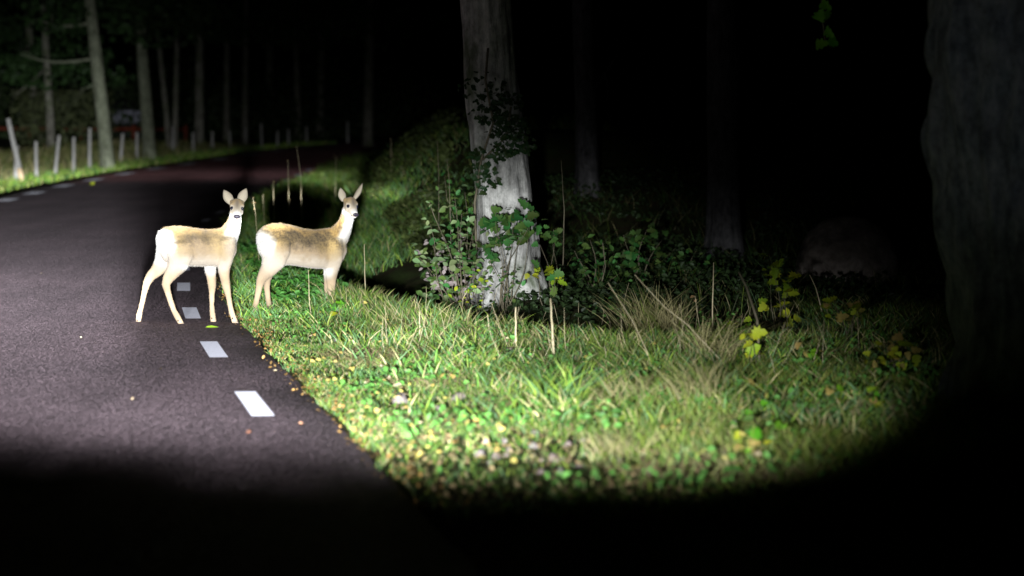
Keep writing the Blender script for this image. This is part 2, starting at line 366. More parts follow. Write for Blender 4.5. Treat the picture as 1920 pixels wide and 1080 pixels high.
def dash(fx, y0, y1, wd=.15):
    vs, fs = [], []; n_ = 5
    for k in range(n_):
        y = y0 + (y1 - y0) * k / (n_ - 1); x = float(fx(y)); dx = float(fx(y + .1) - fx(y - .1)) / .2; L = math.hypot(dx, 1)
        for q in (-.5, .5):
            X_, Y_ = x + q * wd / L, y - q * wd * dx / L
            vs.append((X_, Y_, roadz(X_, Y_) + .004 + (0.002 if Y_ > 30 else 0)))
        if k: fs.append((2 * k - 2, 2 * k - 1, 2 * k + 1, 2 * k))
    return link('edge_dash', np_mesh('edge_dash', vs, np.array(fs), smooth=False), road, M['paint'])
def marks_from(fx, pairs):
    for a, b_ in pairs: dash(fx, a, b_)
# right edge line: 1 m dashes with 2 m gaps, depths read off the photograph
y0 = 10.95
yy = y0; 
while yy < 75:
    dash(XR, yy, yy + 1.03, .12)
    yy += 2.83 if yy < 30 else 2.95
for yd in (35.0, 38.3, 41.4, 44.6, 48.2, 51.4, 54.8, 58.0, 60.8, 63.9, 67, 70, 73.2, 76.4):
    dash(XL, yd, yd + 1.25, .32)

# ---------------------------------------------------------------- blade fields
def blades(name, X, Y, h, wd, col, lean=.35, parent=None, mat_=None, bend=.5, zoff=-.01, Z=None):
    n_ = len(X); a = RNG.random(n_) * 2 * np.pi; la = RNG.random(n_) * 2 * np.pi
    Z = (H(X, Y) if Z is None else Z) + zoff
    ln = lean * (.3 + RNG.random(n_)) * h
    lx, ly = np.cos(la) * ln, np.sin(la) * ln
    wx, wy = np.cos(a) * wd * .5, np.sin(a) * wd * .5
    P = []
    for t, ww in ((0, 1.), (.4, .9), (.75, .6)):
        b_ = t ** (1 + bend)
        for s_ in (-1, 1):
            P.append(np.stack([X + lx * b_ + s_ * wx * ww, Y + ly * b_ + s_ * wy * ww, Z + h * t * (1 - .15 * b_)], 1))
    P.append(np.stack([X + lx, Y + ly, Z + h * (.9)], 1))
    V = np.stack(P, 1).reshape(-1, 3); o = (np.arange(n_) * 7)[:, None]
    q = np.concatenate([o + np.array([[0, 1, 3, 2]]), o + np.array([[2, 3, 5, 4]])]); t3 = o + np.array([[4, 5, 6]])
    base_to_tip = np.array([.7, .7, .95, .95, 1.1, 1.1, 1.25])[None, :, None]  # blade colour darker at the base, paler at the tip
    C = (col[:, None, :] * base_to_tip).reshape(-1, 3)
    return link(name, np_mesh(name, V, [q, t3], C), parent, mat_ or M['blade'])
GREEN = np.array([.09, .20, .032]); BLUEG = np.array([.11, .215, .085]); LIME = np.array([.21, .30, .045]); STRAW = np.array([.42, .37, .18]); OLIVE = np.array([.145, .165, .04])
def palette(n_, wts, X=None, Y=None):
    P = np.stack([GREEN, BLUEG, LIME, STRAW, OLIVE]); w_ = np.array(wts, float); w_ /= w_.sum()
    idx = RNG.choice(5, n_, p=w_); c = P[idx] * (.6 + .8 * RNG.random((n_, 1)))
    if X is not None:
        f = fbm(X, Y, 1.3, 5)[:, None]; f2 = fbm(X, Y, 3.2, 15)[:, None]; c = c * (.35 + .85 * f + .65 * f2)
    return c
def scatter(n_, x0, x1, y0, y1, test):
    X = RNG.uniform(x0, x1, n_); Y = RNG.uniform(y0, y1, n_); k = test(X, Y); return X[k], Y[k]
def dRf(X, Y): return X - (XR(Y) + .40)
DD = lambda X, Y: np.where(X < 2.2, -ditch_side(X, Y), 9.)
EDGE = lambda X, Y: (vnoise(X, Y, 4, 3) - .5) * .22
# near verge: short grass
X, Y = scatter(190000, -2.6, 3.6, 8.0, 18.2, lambda X, Y: (dRf(X, Y) > -.02 + .5 * EDGE(X, Y)) & (X < .23 * Y + .1) & (RNG.random(len(X)) < np.clip(-.15 + 1.8 * fbm(X, Y, 2.6, 9), .06, 1)) & (DD(X, Y) > .22) & (RNG.random(len(X)) < 1 - .75 * sm(10.9, 9.3, Y) * sm(-1.2, -.4, X) * sm(1.6, .9, X)))
c_ = vnoise(X, Y, 1.1, 20); d_ = dRf(X, Y)
h = (.025 + .03 * RNG.random(len(X)) + (.10 * sm(.35, .8, c_) * RNG.random(len(X)) + .05 * RNG.random(len(X))) * sm(.25, 1.6, d_))
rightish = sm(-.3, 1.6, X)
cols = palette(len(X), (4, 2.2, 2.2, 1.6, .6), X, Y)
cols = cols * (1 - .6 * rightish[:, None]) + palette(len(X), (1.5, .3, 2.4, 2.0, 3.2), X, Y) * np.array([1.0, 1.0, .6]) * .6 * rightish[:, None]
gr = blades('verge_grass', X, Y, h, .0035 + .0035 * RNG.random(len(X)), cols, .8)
tag(gr, 'short green grass covering the near roadside verge', 'grass', kind='stuff')
# long seeding grass on the lip of the ditch
X, Y = scatter(60000, -2.3, 3.4, 11.5, 18.0, lambda X, Y: (dRf(X, Y) > .7) & (X < .22 * Y) & (RNG.random(len(X)) < np.clip(1.25 * np.exp(-((DD(X, Y) - .45) / .40) ** 2) + .10 * sm(.5, .7, vnoise(X, Y, 1.6, 31)), 0, 1)) & (vnoise(X, Y, 3.0, 30) > .33) & (DD(X, Y) > .05))
X, Y = X[:16000], Y[:15000]
h = .07 + .14 * RNG.random(len(X)) ** 1.5
o = blades('long_grass', X, Y, h, .004 + .004 * RNG.random(len(X)), palette(len(X), (2.5, 1.6, 3, 4.5, 1.2), X, Y), .75, bend=.9)
tag(o, 'longer yellowing grass along the lip of the ditch', 'grass', kind='stuff')
# broader blades standing in loose clumps
X, Y = scatter(60000, -2.3, 3.4, 8.6, 17.2, lambda X, Y: (dRf(X, Y) > .35) & (X < .22 * Y) & (DD(X, Y) > .2) & ((Y > 10.3) | (X > 1.6)) & (vnoise(X, Y, 3.4, 71) > .60) & (RNG.random(len(X)) < .35 + .5 * sm(.3, 1.4, dRf(X, Y))))
X, Y = X[:9000], Y[:9000]
o = blades('broad_grass', X, Y, .07 + .12 * RNG.random(len(X)), .007 + .006 * RNG.random(len(X)), palette(len(X), (3, 3.5, 2.5, 2.2, .5), X, Y) * 1.15, .9, bend=.9)
tag(o, 'clumps of broader grass blades standing in the near verge', 'grass', kind='stuff')
# flattened dead grass lying in patches
X, Y = scatter(60000, -2.3, 3.4, 8.6, 16.8, lambda X, Y: (dRf(X, Y) > .3) & (X < .22 * Y) & (DD(X, Y) > .1) & (vnoise(X, Y, 1.9, 81) > .60))
X, Y = X[:14000], Y[:14000]
o = blades('dead_grass', X, Y, .04 + .05 * RNG.random(len(X)), .004 + .004 * RNG.random(len(X)), np.array([.34, .27, .14]) * (.5 + .8 * RNG.random((len(X), 1))), 3.2, bend=.3)
tag(o, 'flattened straw coloured dead grass matted in the verge', 'grass', kind='stuff')
# verge and floor beyond, around the second deer
X, Y = scatter(150000, -5.5, 2.5, 16.5, 33, lambda X, Y: (dRf(X, Y) > .02 + EDGE(X, Y)) & (dRf(X, Y) < 3.6) & ((Y > 17.4) | (X < -1.2)) & ((DD(X, Y) > .1) | (Y > 23)) & (RNG.random(len(X)) < np.clip(1.5 - dRf(X, Y) / 2.6, .2, 1)) & (RNG.random(len(X)) < .25 + .9 * vnoise(X, Y, 2.2, 14)))
h = .05 + .12 * RNG.random(len(X)) * (.5 + vnoise(X, Y, 1.8, 22))
o = blades('verge_grass', X, Y, h, .005 + .005 * RNG.random(len(X)), palette(len(X), (4, 4, 1.5, .6, .8), X, Y) * 1.6, .9)
tag(o, 'deep green grass between the two deer along the bend', 'grass', kind='stuff')
# far verge and the bank
X, Y = scatter(120000, -6, 3.5, 31, 66, lambda X, Y: (dRf(X, Y) > .0) & (dRf(X, Y) < 6.5) & (X < -.01 * Y + 1.8) & (RNG.random(len(X)) < .35 + .6 * vnoise(X, Y, 1.1, 17)))
h = .10 + .22 * RNG.random(len(X)) * (.4 + vnoise(X, Y, .9, 23))
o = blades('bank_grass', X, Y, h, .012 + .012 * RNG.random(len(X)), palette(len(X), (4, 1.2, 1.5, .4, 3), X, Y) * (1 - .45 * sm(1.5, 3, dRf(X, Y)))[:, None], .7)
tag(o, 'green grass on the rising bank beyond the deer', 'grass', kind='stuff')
# left strip
X, Y = scatter(60000, -15, -4, 33, 80, lambda X, Y: ((XL(Y) - .80 - X) > 0) & ((XL(Y) - .80 - X) < 1.25))
o = blades('roadside_grass', X, Y, .06 + .13 * RNG.random(len(X)), .012 + .012 * RNG.random(len(X)), palette(len(X), (4, 1, 3.5, .6, 1), X, Y) * 1.7, .6)
tag(o, 'bright green grass strip between road and fence', 'grass', kind='stuff')
X, Y = scatter(60000, -22, -5, 36, 74, lambda X, Y: ((XL(Y) - .80 - X) > 1.15) & ((XL(Y) - .80 - X) < 5.5))
o = blades('field_grass', X, Y, (.25 + .40 * RNG.random(len(X))) * (.55 + .45 * sm(66, 46, Y)), .012 + .014 * RNG.random(len(X)), palette(len(X), (.5, .2, .6, 3.2, 3.5), X, Y) * .8, .5)
tag(o, 'tall dry grass standing behind the wooden fence', 'grass', kind='stuff')
# forest floor
X, Y = scatter(14000, -1.6, 6.5, 14.5, 26, lambda X, Y: (dRf(X, Y) > 3.0) & (vnoise(X, Y, 2.5, 19) > .45) & ((DD(X, Y) < -1.1) | (X > 2.2)) & (Y > 15.2))
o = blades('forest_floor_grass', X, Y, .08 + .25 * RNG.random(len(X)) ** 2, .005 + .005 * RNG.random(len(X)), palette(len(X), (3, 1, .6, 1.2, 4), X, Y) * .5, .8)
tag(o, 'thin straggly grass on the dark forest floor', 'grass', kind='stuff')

# small broad ground cover leaves (nobody could count them)
def leafmass(name, X, Y, zo, size, cols, parent=None, mat_=None, Z=None, flat=.5):
    n_ = len(X); Z = (H(X, Y) if Z is None else Z) + zo
    nrm = RNG.normal(size=(n_, 3)); nrm[:, 2] = np.abs(nrm[:, 2]) + flat; nrm[:, 1] -= .5
    nrm /= np.linalg.norm(nrm, axis=1)[:, None]
    r_ = RNG.normal(size=(n_, 3)); a = np.cross(nrm, r_); a /= np.linalg.norm(a, axis=1)[:, None]; b_ = np.cross(nrm, a)
    c0 = np.stack([X, Y, Z], 1); s_ = size[:, None]
    P = [c0 - a * s_ * .6, c0 - a * s_ * .15 + b_ * s_ * .42 + nrm * s_ * .08, c0 + a * s_ * .3 + b_ * s_ * .36 + nrm * s_ * .08, c0 + a * s_ * .7 - nrm * s_ * .1, c0 + a * s_ * .3 - b_ * s_ * .36 + nrm * s_ * .08, c0 - a * s_ * .15 - b_ * s_ * .42 + nrm * s_ * .08]
    V = np.stack(P, 1).reshape(-1, 3); o_ = (np.arange(n_) * 6)[:, None]
    q = np.concatenate([o_ + np.array([[0, 1, 2, 3]]), o_ + np.array([[0, 3, 4, 5]])])
    return link(name, np_mesh(name, V, q, np.repeat(cols, 6, 0), smooth=False), parent, mat_ or M['blade'])
X, Y = scatter(16000, -3.6, 1.5, 16.4, 26, lambda X, Y: (dRf(X, Y) > .25) & (vnoise(X, Y, 1.4, 41) > .42) & (dRf(X, Y) < 3.5) & (Y > 17.6 + .1 * X) & (DD(X, Y) > .15))
o = leafmass('ground_ivy', X, Y, .05 + .08 * RNG.random(len(X)), .022 + .03 * RNG.random(len(X)), np.array([.06, .19, .03]) * (.5 + 1.0 * RNG.random((len(X), 1))))
tag(o, 'broad leaved green ground cover under and behind the second deer', 'ground cover', kind='stuff')
X, Y = scatter(9000, -1.9, 3.3, 8.4, 16.5, lambda X, Y: (dRf(X, Y) > .15) & (vnoise(X, Y, 2.3, 47) > .50) & (X < .21 * Y))
o = leafmass('clover', X, Y, .04 + .06 * RNG.random(len(X)), .012 + .026 * RNG.random(len(X)), np.array([.10, .26, .05]) * (.5 + 1.0 * RNG.random((len(X), 1))))
tag(o, 'patches of small green clover leaves in the near verge', 'clover', kind='stuff')
X, Y = scatter(42000, -3.2, 1.5, 21, 44, lambda X, Y: (dRf(X, Y) > 2.1) & (X < -.7 - .012 * (Y - 21)) & (vnoise(X, Y, .9, 43) > .25))
o = leafmass('bank_undergrowth', X, Y, .05 + .35 * RNG.random(len(X)) * vnoise(X, Y, 1.1, 44), .03 + .05 * RNG.random(len(X)), np.array([.15, .20, .055]) * (.35 + .8 * RNG.random((len(X), 1))) * (.4 + 1.1 * vnoise(X, Y, .8, 45)[:, None]))
tag(o, 'dense low green undergrowth covering the rising mound left of the ivy tree', 'undergrowth', kind='stuff')
X, Y = scatter(26000, -1.0, 7.0, 16.2, 27, lambda X, Y: (ditch_side(X, Y) > .5) & (dRf(X, Y) > 2) & (vnoise(X, Y, .9, 53) > .35))
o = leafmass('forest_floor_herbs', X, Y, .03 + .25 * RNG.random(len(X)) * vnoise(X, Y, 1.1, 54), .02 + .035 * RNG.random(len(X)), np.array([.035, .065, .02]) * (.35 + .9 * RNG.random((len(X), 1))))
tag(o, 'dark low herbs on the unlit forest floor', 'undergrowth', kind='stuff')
# brown litter along the asphalt edge, gravelly crumbs
X, Y = scatter(60000, -4.5, 2.0, 8.2, 30, lambda X, Y: np.abs(dRf(X, Y) - .02) < .05 + .12 * RNG.random(len(X)) ** 2)
Z0 = np.maximum(H(X, Y), gbase(Y) - .012)
o = leafmass('leaf_litter', X, Y, .014 + .015 * RNG.random(len(X)), .008 + .016 * RNG.random(len(X)) ** 2, np.array([.36, .21, .07]) * (.4 + 1.1 * RNG.random((len(X), 1))), Z=Z0, flat=1.5)
tag(o, 'rusty brown leaf litter along the asphalt edge', 'leaf litter', kind='stuff')
X, Y = scatter(14000, -1.9, 4, 8.2, 16.5, lambda X, Y: (dRf(X, Y) > .05) & (X < .22 * Y) & (RNG.random(len(X)) < .2 + .8 * sm(11.5, 9.0, Y)))
o = leafmass('leaf_litter', X, Y, .012 + .03 * RNG.random(len(X)), .008 + .022 * RNG.random(len(X)) ** 2, np.array([.30, .22, .11]) * (.3 + 1.0 * RNG.random((len(X), 1))), flat=1.5)
tag(o, 'tan crumbs of dead leaf scattered through the near verge', 'leaf litter', kind='stuff')

# ---------------------------------------------------------------- leaves, stems, plants
def leaf_mesh(kind, m):
    """a leaf one unit long lying along +X, folded along its midrib"""
    if kind == 'oval': out = [(0, 0), (.12, .16), (.32, .30), (.55, .31), (.78, .18), (1, 0)]
    elif kind == 'lobed': out = [(0, 0), (.02, .28), (.20, .50), (.34, .30), (.52, .46), (.66, .22), (.84, .24), (1, 0)]
    elif kind == 'maple': out = [(0, 0), (-.06, .24), (.12, .22), (.16, .50), (.34, .34), (.52, .58), (.55, .26), (.78, .30), (1, 0)]
    else: out = [(0, 0), (.2, .09), (.5, .12), (.8, .06), (1, 0)]
    vs, fs = [], []
    for x, y in out: vs.append((x, 0, -.10 * x * x))
    k = len(out)
    for x, y in out: vs.append((x, y, .35 * y - .12 * x * x))
    for x, y in out: vs.append((x, -y, .28 * y - .12 * x * x))
    for i in range(k - 1):
        fs.append((i, i + 1, k + i + 1, k + i)); fs.append((i, 2 * k + i, 2 * k + i + 1, i + 1))
    me = bpy.data.meshes.new('leaf'); me.from_pydata(vs, [], fs); me.validate(); me.materials.append(m)
    for p in me.polygons: p.use_smooth = True
    return me
LM = {}
def LMESH(kind, mk):
    if (kind, mk) not in LM: LM[(kind, mk)] = leaf_mesh(kind, M[mk])
    return LM[(kind, mk)]
def tube(pts, rads, sides=6, closed_tip=True):
    pts = [Vector(p) for p in pts]; vs, fs = [], []
    up = Vector((.31, .77, .1))
    for i, p in enumerate(pts):
        t = (pts[min(i + 1, len(pts) - 1)] - pts[max(i - 1, 0)]).normalized()
        a = t.cross(up); a = a.normalized() if a.length > 1e-4 else Vector((1, 0, 0)); b_ = t.cross(a)
        for k in range(sides):
            q = 2 * math.pi * k / sides; vs.append(p + (a * math.cos(q) + b_ * math.sin(q)) * rads[i])
    for i in range(len(pts) - 1):
        for k in range(sides):
            k2 = (k + 1) % sides; fs.append((i * sides + k, i * sides + k2, (i + 1) * sides + k2, (i + 1) * sides + k))
    fs.append(tuple(reversed(range(sides)))); fs.append(tuple((len(pts) - 1) * sides + k for k in range(sides)))
    return [tuple(v_) for v_ in vs], fs
def pymesh(name, vs, fs, m, smooth=True):
    me = bpy.data.meshes.new(name); me.from_pydata([tuple(v_) for v_ in vs], [], fs); me.materials.append(m)
    if smooth:
        for p in me.polygons: p.use_smooth = True
    return me
def curve_pts(a, b_, sag=0.0, wob=.0, n_=7):
    a, b_ = Vector(a), Vector(b_); L = (b_ - a).length; out = []
    o1, o2 = random.uniform(-1, 1), random.uniform(-1, 1)
    for i in range(n_):
        t = i / (n_ - 1); p = a.lerp(b_, t); p.z += sag * math.sin(math.pi * t) * L
        p.x += wob * L * o1 * math.sin(t * 5 + o2); p.y += wob * L * o2 * math.sin(t * 4 + o1)
        out.append(p)
    return out
def add_leaf(parent, p, size, kind, mk, facing=None):
    o = bpy.data.objects.new('leaf', LMESH(kind, mk)); COL.objects.link(o); o.parent = parent
    d = Vector((random.gauss(0, 1), random.gauss(0, .6), random.gauss(0, .45))).normalized()
    nrm = Vector((random.gauss(0, .45), -.55 + random.gauss(0, .45), .65)) if facing is None else Vector(facing) + Vector((random.gauss(0, .35),) * 3)
    y_ = nrm.cross(d).normalized(); z_ = d.cross(y_).normalized()
    m_ = Matrix((d, y_, z_)).transposed().to_4x4(); m_.translation = p
    o.matrix_local = m_ @ Matrix.Diagonal((size, size * random.uniform(.8, 1.15), size, 1)); return o
def plant(name, label, cat, base, stems, leaf_kind, leaf_mats, n_leaf, size, r0=.006, tmin=.35, spread=.05, stem_m='stem', group=None):
    """stems: list of (dx, dy, height) end points from the base"""
    root = empty(name, base); tag(root, label, cat, group)
    paths = []
    for (dx, dy, hz) in stems:
        pts = curve_pts((random.uniform(-.04, .04), 0, -.02), (dx, dy, hz), random.uniform(-.05, .12), .09)
        rr = [r0 * (1 - .75 * i / (len(pts) - 1)) for i in range(len(pts))]
        vs, fs = tube(pts, rr, 5); link('stem', pymesh('stem', vs, fs, M[stem_m]), root); paths.append(pts)
    for i in range(n_leaf):
        pts = paths[i % len(paths)]; t = tmin + (1 - tmin) * random.random() ** .8
        q = t * (len(pts) - 1); k = min(int(q), len(pts) - 2); p = pts[k].lerp(pts[k + 1], q - k)
        p = p + Vector((random.gauss(0, spread), random.gauss(0, spread), random.gauss(0, spread * .8)))
        p.z = max(p.z, .015)
        add_leaf(root, p, size * random.uniform(.6, 1.3), leaf_kind, random.choice(leaf_mats))
    return root

# ---------------------------------------------------------------- trees
def trunk_mesh(name, prof, m, sides=40, seg=60, rough=.05, flare=.25, freq=7):
    """prof: [(x, y, z, radius)] relative to the base; ridged bark displaces the surface"""
    P = np.array(prof, float); zz_ = np.linspace(P[0, 2], P[-1, 2], seg)
    V = []
    ph = random.uniform(0, 50)
    for z in zz_:
        cx, cy, r = (np.interp(z, P[:, 2], P[:, k]) for k in (0, 1, 3))
        fl = 1 + flare * math.exp(-max(z, 0) / .22)
        for k in range(sides):
            a = 2 * math.pi * k / sides
            rid = abs(float(vnoise(a * freq / 2 + ph, z * 2.2, 1.0, 2)) - .5) * 2
            n_ = float(fbm(math.cos(a) * 1.5 + ph, math.sin(a) * 1.5 + z * 1.4, 1.3, 3)) - .5
            but = flare * .5 * math.exp(-max(z, 0) / .3) * math.sin(a * 5 + ph)
            rr = r * (fl + but + rough * (rid - .5) * 1.6 + .16 * n_)
            V.append((cx + rr * math.cos(a), cy + rr * math.sin(a), z))
    ii = []
    for i in range(seg - 1):
        for k in range(sides): ii.append((i * sides + k, i * sides + (k + 1) % sides, (i + 1) * sides + (k + 1) % sides, (i + 1) * sides + k))
    me = np_mesh(name, V, np.array(ii)); me.materials.append(m); return me
def crown_mesh(name, blobs, n_, size, col):
    """blobs: (x, y, z, rx, ry, rz)"""
    X, Y, Z = [], [], []
    per = n_ // len(blobs)
    for (x, y, z, rx, ry, rz) in blobs:
        d = RNG.normal(size=(per, 3)); d /= np.linalg.norm(d, axis=1)[:, None]; r_ = (.55 + .45 * RNG.random((per, 1)) ** .5) * (.75 + .5 * vnoise(d[:, 0] * 2 + x, d[:, 2] * 2 + y, 1.6, 4)[:, None])
        p = d * r_ * np.array([rx, ry, rz]) + np.array([x, y, z]); X.append(p[:, 0]); Y.append(p[:, 1]); Z.append(p[:, 2])
    X, Y, Z = map(np.concatenate, (X, Y, Z)); k = vnoise(X * 1.3 + Z, Y + Z * 1.1, 1.0, 8) > .30
    X, Y, Z = X[k], Y[k], Z[k]
    cc = np.array(col) * (.5 + 1.0 * RNG.random((len(X), 1)))
    o = leafmass(name, X, Y, 0, size * (.6 + .8 * RNG.random(len(X))), cc, Z=Z, flat=.1)
    me = o.data; bpy.data.objects.remove(o); return me
CROWNS = []
for j in range(4):
    bl = []
    for k in range(14):
        a = random.uniform(0, 6.28); q = random.uniform(.4, 2.6); z = random.uniform(3.4, 10)
        bl.append((math.cos(a) * q, math.sin(a) * q, z, random.uniform(.8, 1.5), random.uniform(.8, 1.5), random.uniform(.3, .8)))
    CROWNS.append(crown_mesh('crown', bl, 3600, .16, (.04, .085, .025)))
def tree(label, px, py, wpx, lean, bm, ht=9.0, Y=None, crown=True, limbs=(), group='tree trunks at the forest edge', name='tree', cz=0.0, sides=22, rough=.05, flare=.2):
    b_ = at(px, py) if Y is None else ground((px - 960) / F * Y, Y)
    sc = b_.y / F; r_ = wpx * sc / 2
    root = empty(name, b_); tag(root, label, 'tree', group)
    prof = [(0, 0, -.15, r_), (lean * .1 * 1, 0, 1, r_ * .95), (lean * .35, 0, 3, r_ * .85), (lean * .6, 0, 5, r_ * .72), (lean, 0, ht, r_ * .35)]
    link('trunk', trunk_mesh('trunk', prof, M[bm], sides, 44, rough, flare), root)
    for (h0, dx, dy, dz, rr) in limbs:
        x0 = float(np.interp(h0, [p[2] for p in prof], [p[0] for p in prof]))
        pts = curve_pts((x0, 0, h0), (x0 + dx, dy, h0 + dz), -.08, .05, 9)
        vs, fs = tube(pts, [rr * (1 - .8 * i / 8) for i in range(9)], 7); lm = link('limb', pymesh('limb', vs, fs, M[bm]), root)
        for q in (3, 5, 6):
            e = pts[q] + Vector((random.uniform(-.5, .5), random.uniform(-.4, .4), random.uniform(-.5, .3)))
            pp = curve_pts(pts[q], e, .05, .08, 6); vs, fs = tube(pp, [rr * .3 * (1 - .8 * i / 5) for i in range(6)], 5)
            link('twig', pymesh('twig', vs, fs, M[bm]), lm)
    if crown:
        o = link('crown', random.choice(CROWNS), root); o.location.z = cz; o.rotation_euler.z = random.uniform(0, 6.28)
    return root
# left of the road, along and behind the fence
tree('grey trunk at the left edge beside the leaning fence post', -4, 250, 17, -.3, 'bark_grey', cz=-.6)
tree('short looking grey trunk left of the slim trunk behind the fence', 70, 262, 17, -.5, 'bark_grey', cz=-1.0)
tree('slim brownish trunk between two fence posts left of the stout tree', 97, 284, 15, -.35, 'bark_grey', cz=-1.2, limbs=((2.6, -1.5, .2, -.9, .035),))
tree('stout leaning trunk with two bare drooping limbs over the fence', 203, 318, 27, -.8, 'bark_green', 11, limbs=((3.05, -2.1, -.2, .1, .05), (4.0, -1.6, .1, .1, .06), (2.4, -.5, -.3, -.2, .02)))
tree('straight algae green trunk right of the pale shed', 281, 300, 25, -.5, 'bark_green', 11, cz=.6, limbs=((4.4, 1.1, .2, .5, .03),))
tree('left one of two thin trunks joined at the base', 318, 284, 11, -.75, 'bark_grey', cz=.8)
tree('right one of two thin trunks joined at the base', 328, 285, 11, .25, 'bark_grey', cz=.9)
tree('dim grey trunk in front of the far end of the red rail fence', 374, 277, 18, .1, 'bark_grey', cz=.6)
tree('faint narrow trunk right of the dim grey trunk', 425, 262, 12, .1, 'bark_grey', cz=.5)
tree('faint trunk behind the leafy twigs above the bend', 459, 276, 13, .15, 'bark_grey', cz=.4)
tree('pale trunk stub standing above the far fence posts', 508, 248, 16, -.1, 'bark_grey', cz=.4)
tree('nearly black trunk right of the last fence posts', 560, 262, 12, -.2, 'bark_grey', cz=.3)
tree('nearly black trunk over the far end of the road', 600, 255, 14, .2, 'bark_grey', cz=.3)
tree('unlit trunk above the grassy bank left of the ivy tree', 690, 0, 20, .2, 'bark_grey', Y=75, cz=.5)
# background trees seen as faint stems on the right
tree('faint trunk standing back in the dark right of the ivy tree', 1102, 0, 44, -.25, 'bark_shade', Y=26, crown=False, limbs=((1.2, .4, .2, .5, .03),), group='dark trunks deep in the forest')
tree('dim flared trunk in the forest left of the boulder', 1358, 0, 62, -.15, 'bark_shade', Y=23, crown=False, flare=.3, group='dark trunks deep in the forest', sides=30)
# ivy tree
TY = 18.9; tb = ground((952 - 960) / F * TY, TY)
iv = empty('ivy_tree', tb); tag(iv, 'big pale barked tree trunk wrapped in dark ivy beside the ditch', 'tree')
s_ = TY / F
link('trunk', trunk_mesh('trunk', [(.02, 0, -.3, 64 * s_), (.01, 0, .0, 62 * s_), (0, 0, .4, 57 * s_), (-.02, 0, .8, 54 * s_), (-.09, 0, 1.4, 52 * s_), (-.155, 0, 2.0, 49 * s_), (-.19, 0, 2.6, 48 * s_), (-.25, 0, 4, 46 * s_), (-.3, 0, 8, 30 * s_)], M['bark_pale'], 72, 150, .075, .26, 9), iv)
for (h0, dx, dy, dz, rr) in ((3.2, -.8, -.1, .5, .05), (3.4, .9, 0, .6, .06)):
    pts = curve_pts((-.18, 0, h0), (-.18 + dx, dy, h0 + dz), .08, .05, 8); vs, fs = tube(pts, [rr * (1 - .7 * i / 7) for i in range(8)], 8)
    link('limb', pymesh('limb', vs, fs, M['bark_pale']), iv)
def px_local(px, py, Y, base): return onray(px, py, Y) - base
def on_trunk(px, py):
    """a point just in front of the ivy tree's bark"""
    hz = onray(px, py, TY - .25).z - tb.z
    cx = tb.x + np.interp(hz, [0, .8, 1.4, 2.0, 2.6], [.01, -.02, -.09, -.155, -.19]); r_ = np.interp(hz, [0, .8, 1.4, 2.6], [62, 54, 52, 48]) * s_
    dx = np.clip(onray(px, py, TY - .25).x - cx, -r_ * .98, r_ * .98)
    return onray(px, py, TY - math.sqrt(max(r_ * r_ - dx * dx, 0)) - random.uniform(.02, .07)) - tb
# ivy leaves in clumps over the upper trunk
ivs = link('ivy', None, iv)
def ivy_clump(cx, cy, rx, ry, n_, size, mats, kind='lobed'):
    for _ in range(n_):
        a, q = random.uniform(0, 6.28), math.sqrt(random.random())
        add_leaf(ivs, on_trunk(cx + rx * q * math.cos(a), cy + ry * q * math.sin(a)), size * random.uniform(.7, 1.2), kind, random.choice(mats), (0, -1, .4))
for args in ((905, 165, 45, 30, 46), (925, 205, 50, 30, 60), (950, 240, 42, 26, 64), (955, 232, 34, 18, 60), (945, 195, 40, 22, 50), (965, 275, 28, 20, 56), (935, 285, 26, 18, 34), (985, 262, 16, 34, 34), (890, 320, 18, 46, 52), (903, 300, 18, 26, 20), (915, 345, 16, 24, 18), (925, 330, 14, 18, 12)):
    ivy_clump(*args, .046, ['leaf_ivy'])
ivs_paths = [[(888, 560), (893, 470), (890, 380), (902, 300), (925, 230), (910, 150), (915, 90)], [(905, 300), (950, 255), (958, 200)]]
for path in ivs_paths:
    pts = [on_trunk(*p) for p in path]; vs, fs = tube(pts, [.011] * len(pts), 5); link('vine', pymesh('vine', vs, fs, M['stem']), ivs)
# right trunk, close and mostly outside the lamp's pool
RY = 11.2; rb = ground((2000 - 960) / F * RY, RY)
rt = empty('oak_tree', rb); tag(rt, 'huge dark rough trunk filling the right edge near the camera', 'tree')
link('trunk', trunk_mesh('trunk', [(-.02, 0, -.3, .56), (-.03, 0, .4, .56), (-.05, 0, .9, .60), (-.07, 0, 1.4, .645), (-.10, 0, 2.1, .665), (-.14, 0, 3.2, .64), (-.16, 0, 7, .5)], M['bark_dark'], 96, 130, .09, .08, 14), rt)
# sprig hanging into the top of the picture from a branch above
HB = onray(1545, -60, 13.0)
hp = empty('hanging_sprig', HB); tag(hp, 'small green leafy sprig hanging down near the top edge', 'branch')
pts = [Vector((.9, .3, .25)), Vector((.4, .1, .12)), Vector((.0, 0, .0))] + [onray(1543, -20, 13) - HB, onray(1540, 20, 13) - HB, onray(1548, 85, 13) - HB]
vs, fs = tube(pts, [.02, .015, .01, .006, .004, .003], 5); link('stem', pymesh('stem', vs, fs, M['stem']), hp)
for px, py in ((1540, 5), (1534, 38), (1548, 55), (1552, 76), (1530, 86), (1545, 22), (1538, -15), (1550, -30)):
    add_leaf(hp, onray(px, py, 13) - HB, .085, 'lobed', 'leaf_bright', (0, -1, .2))

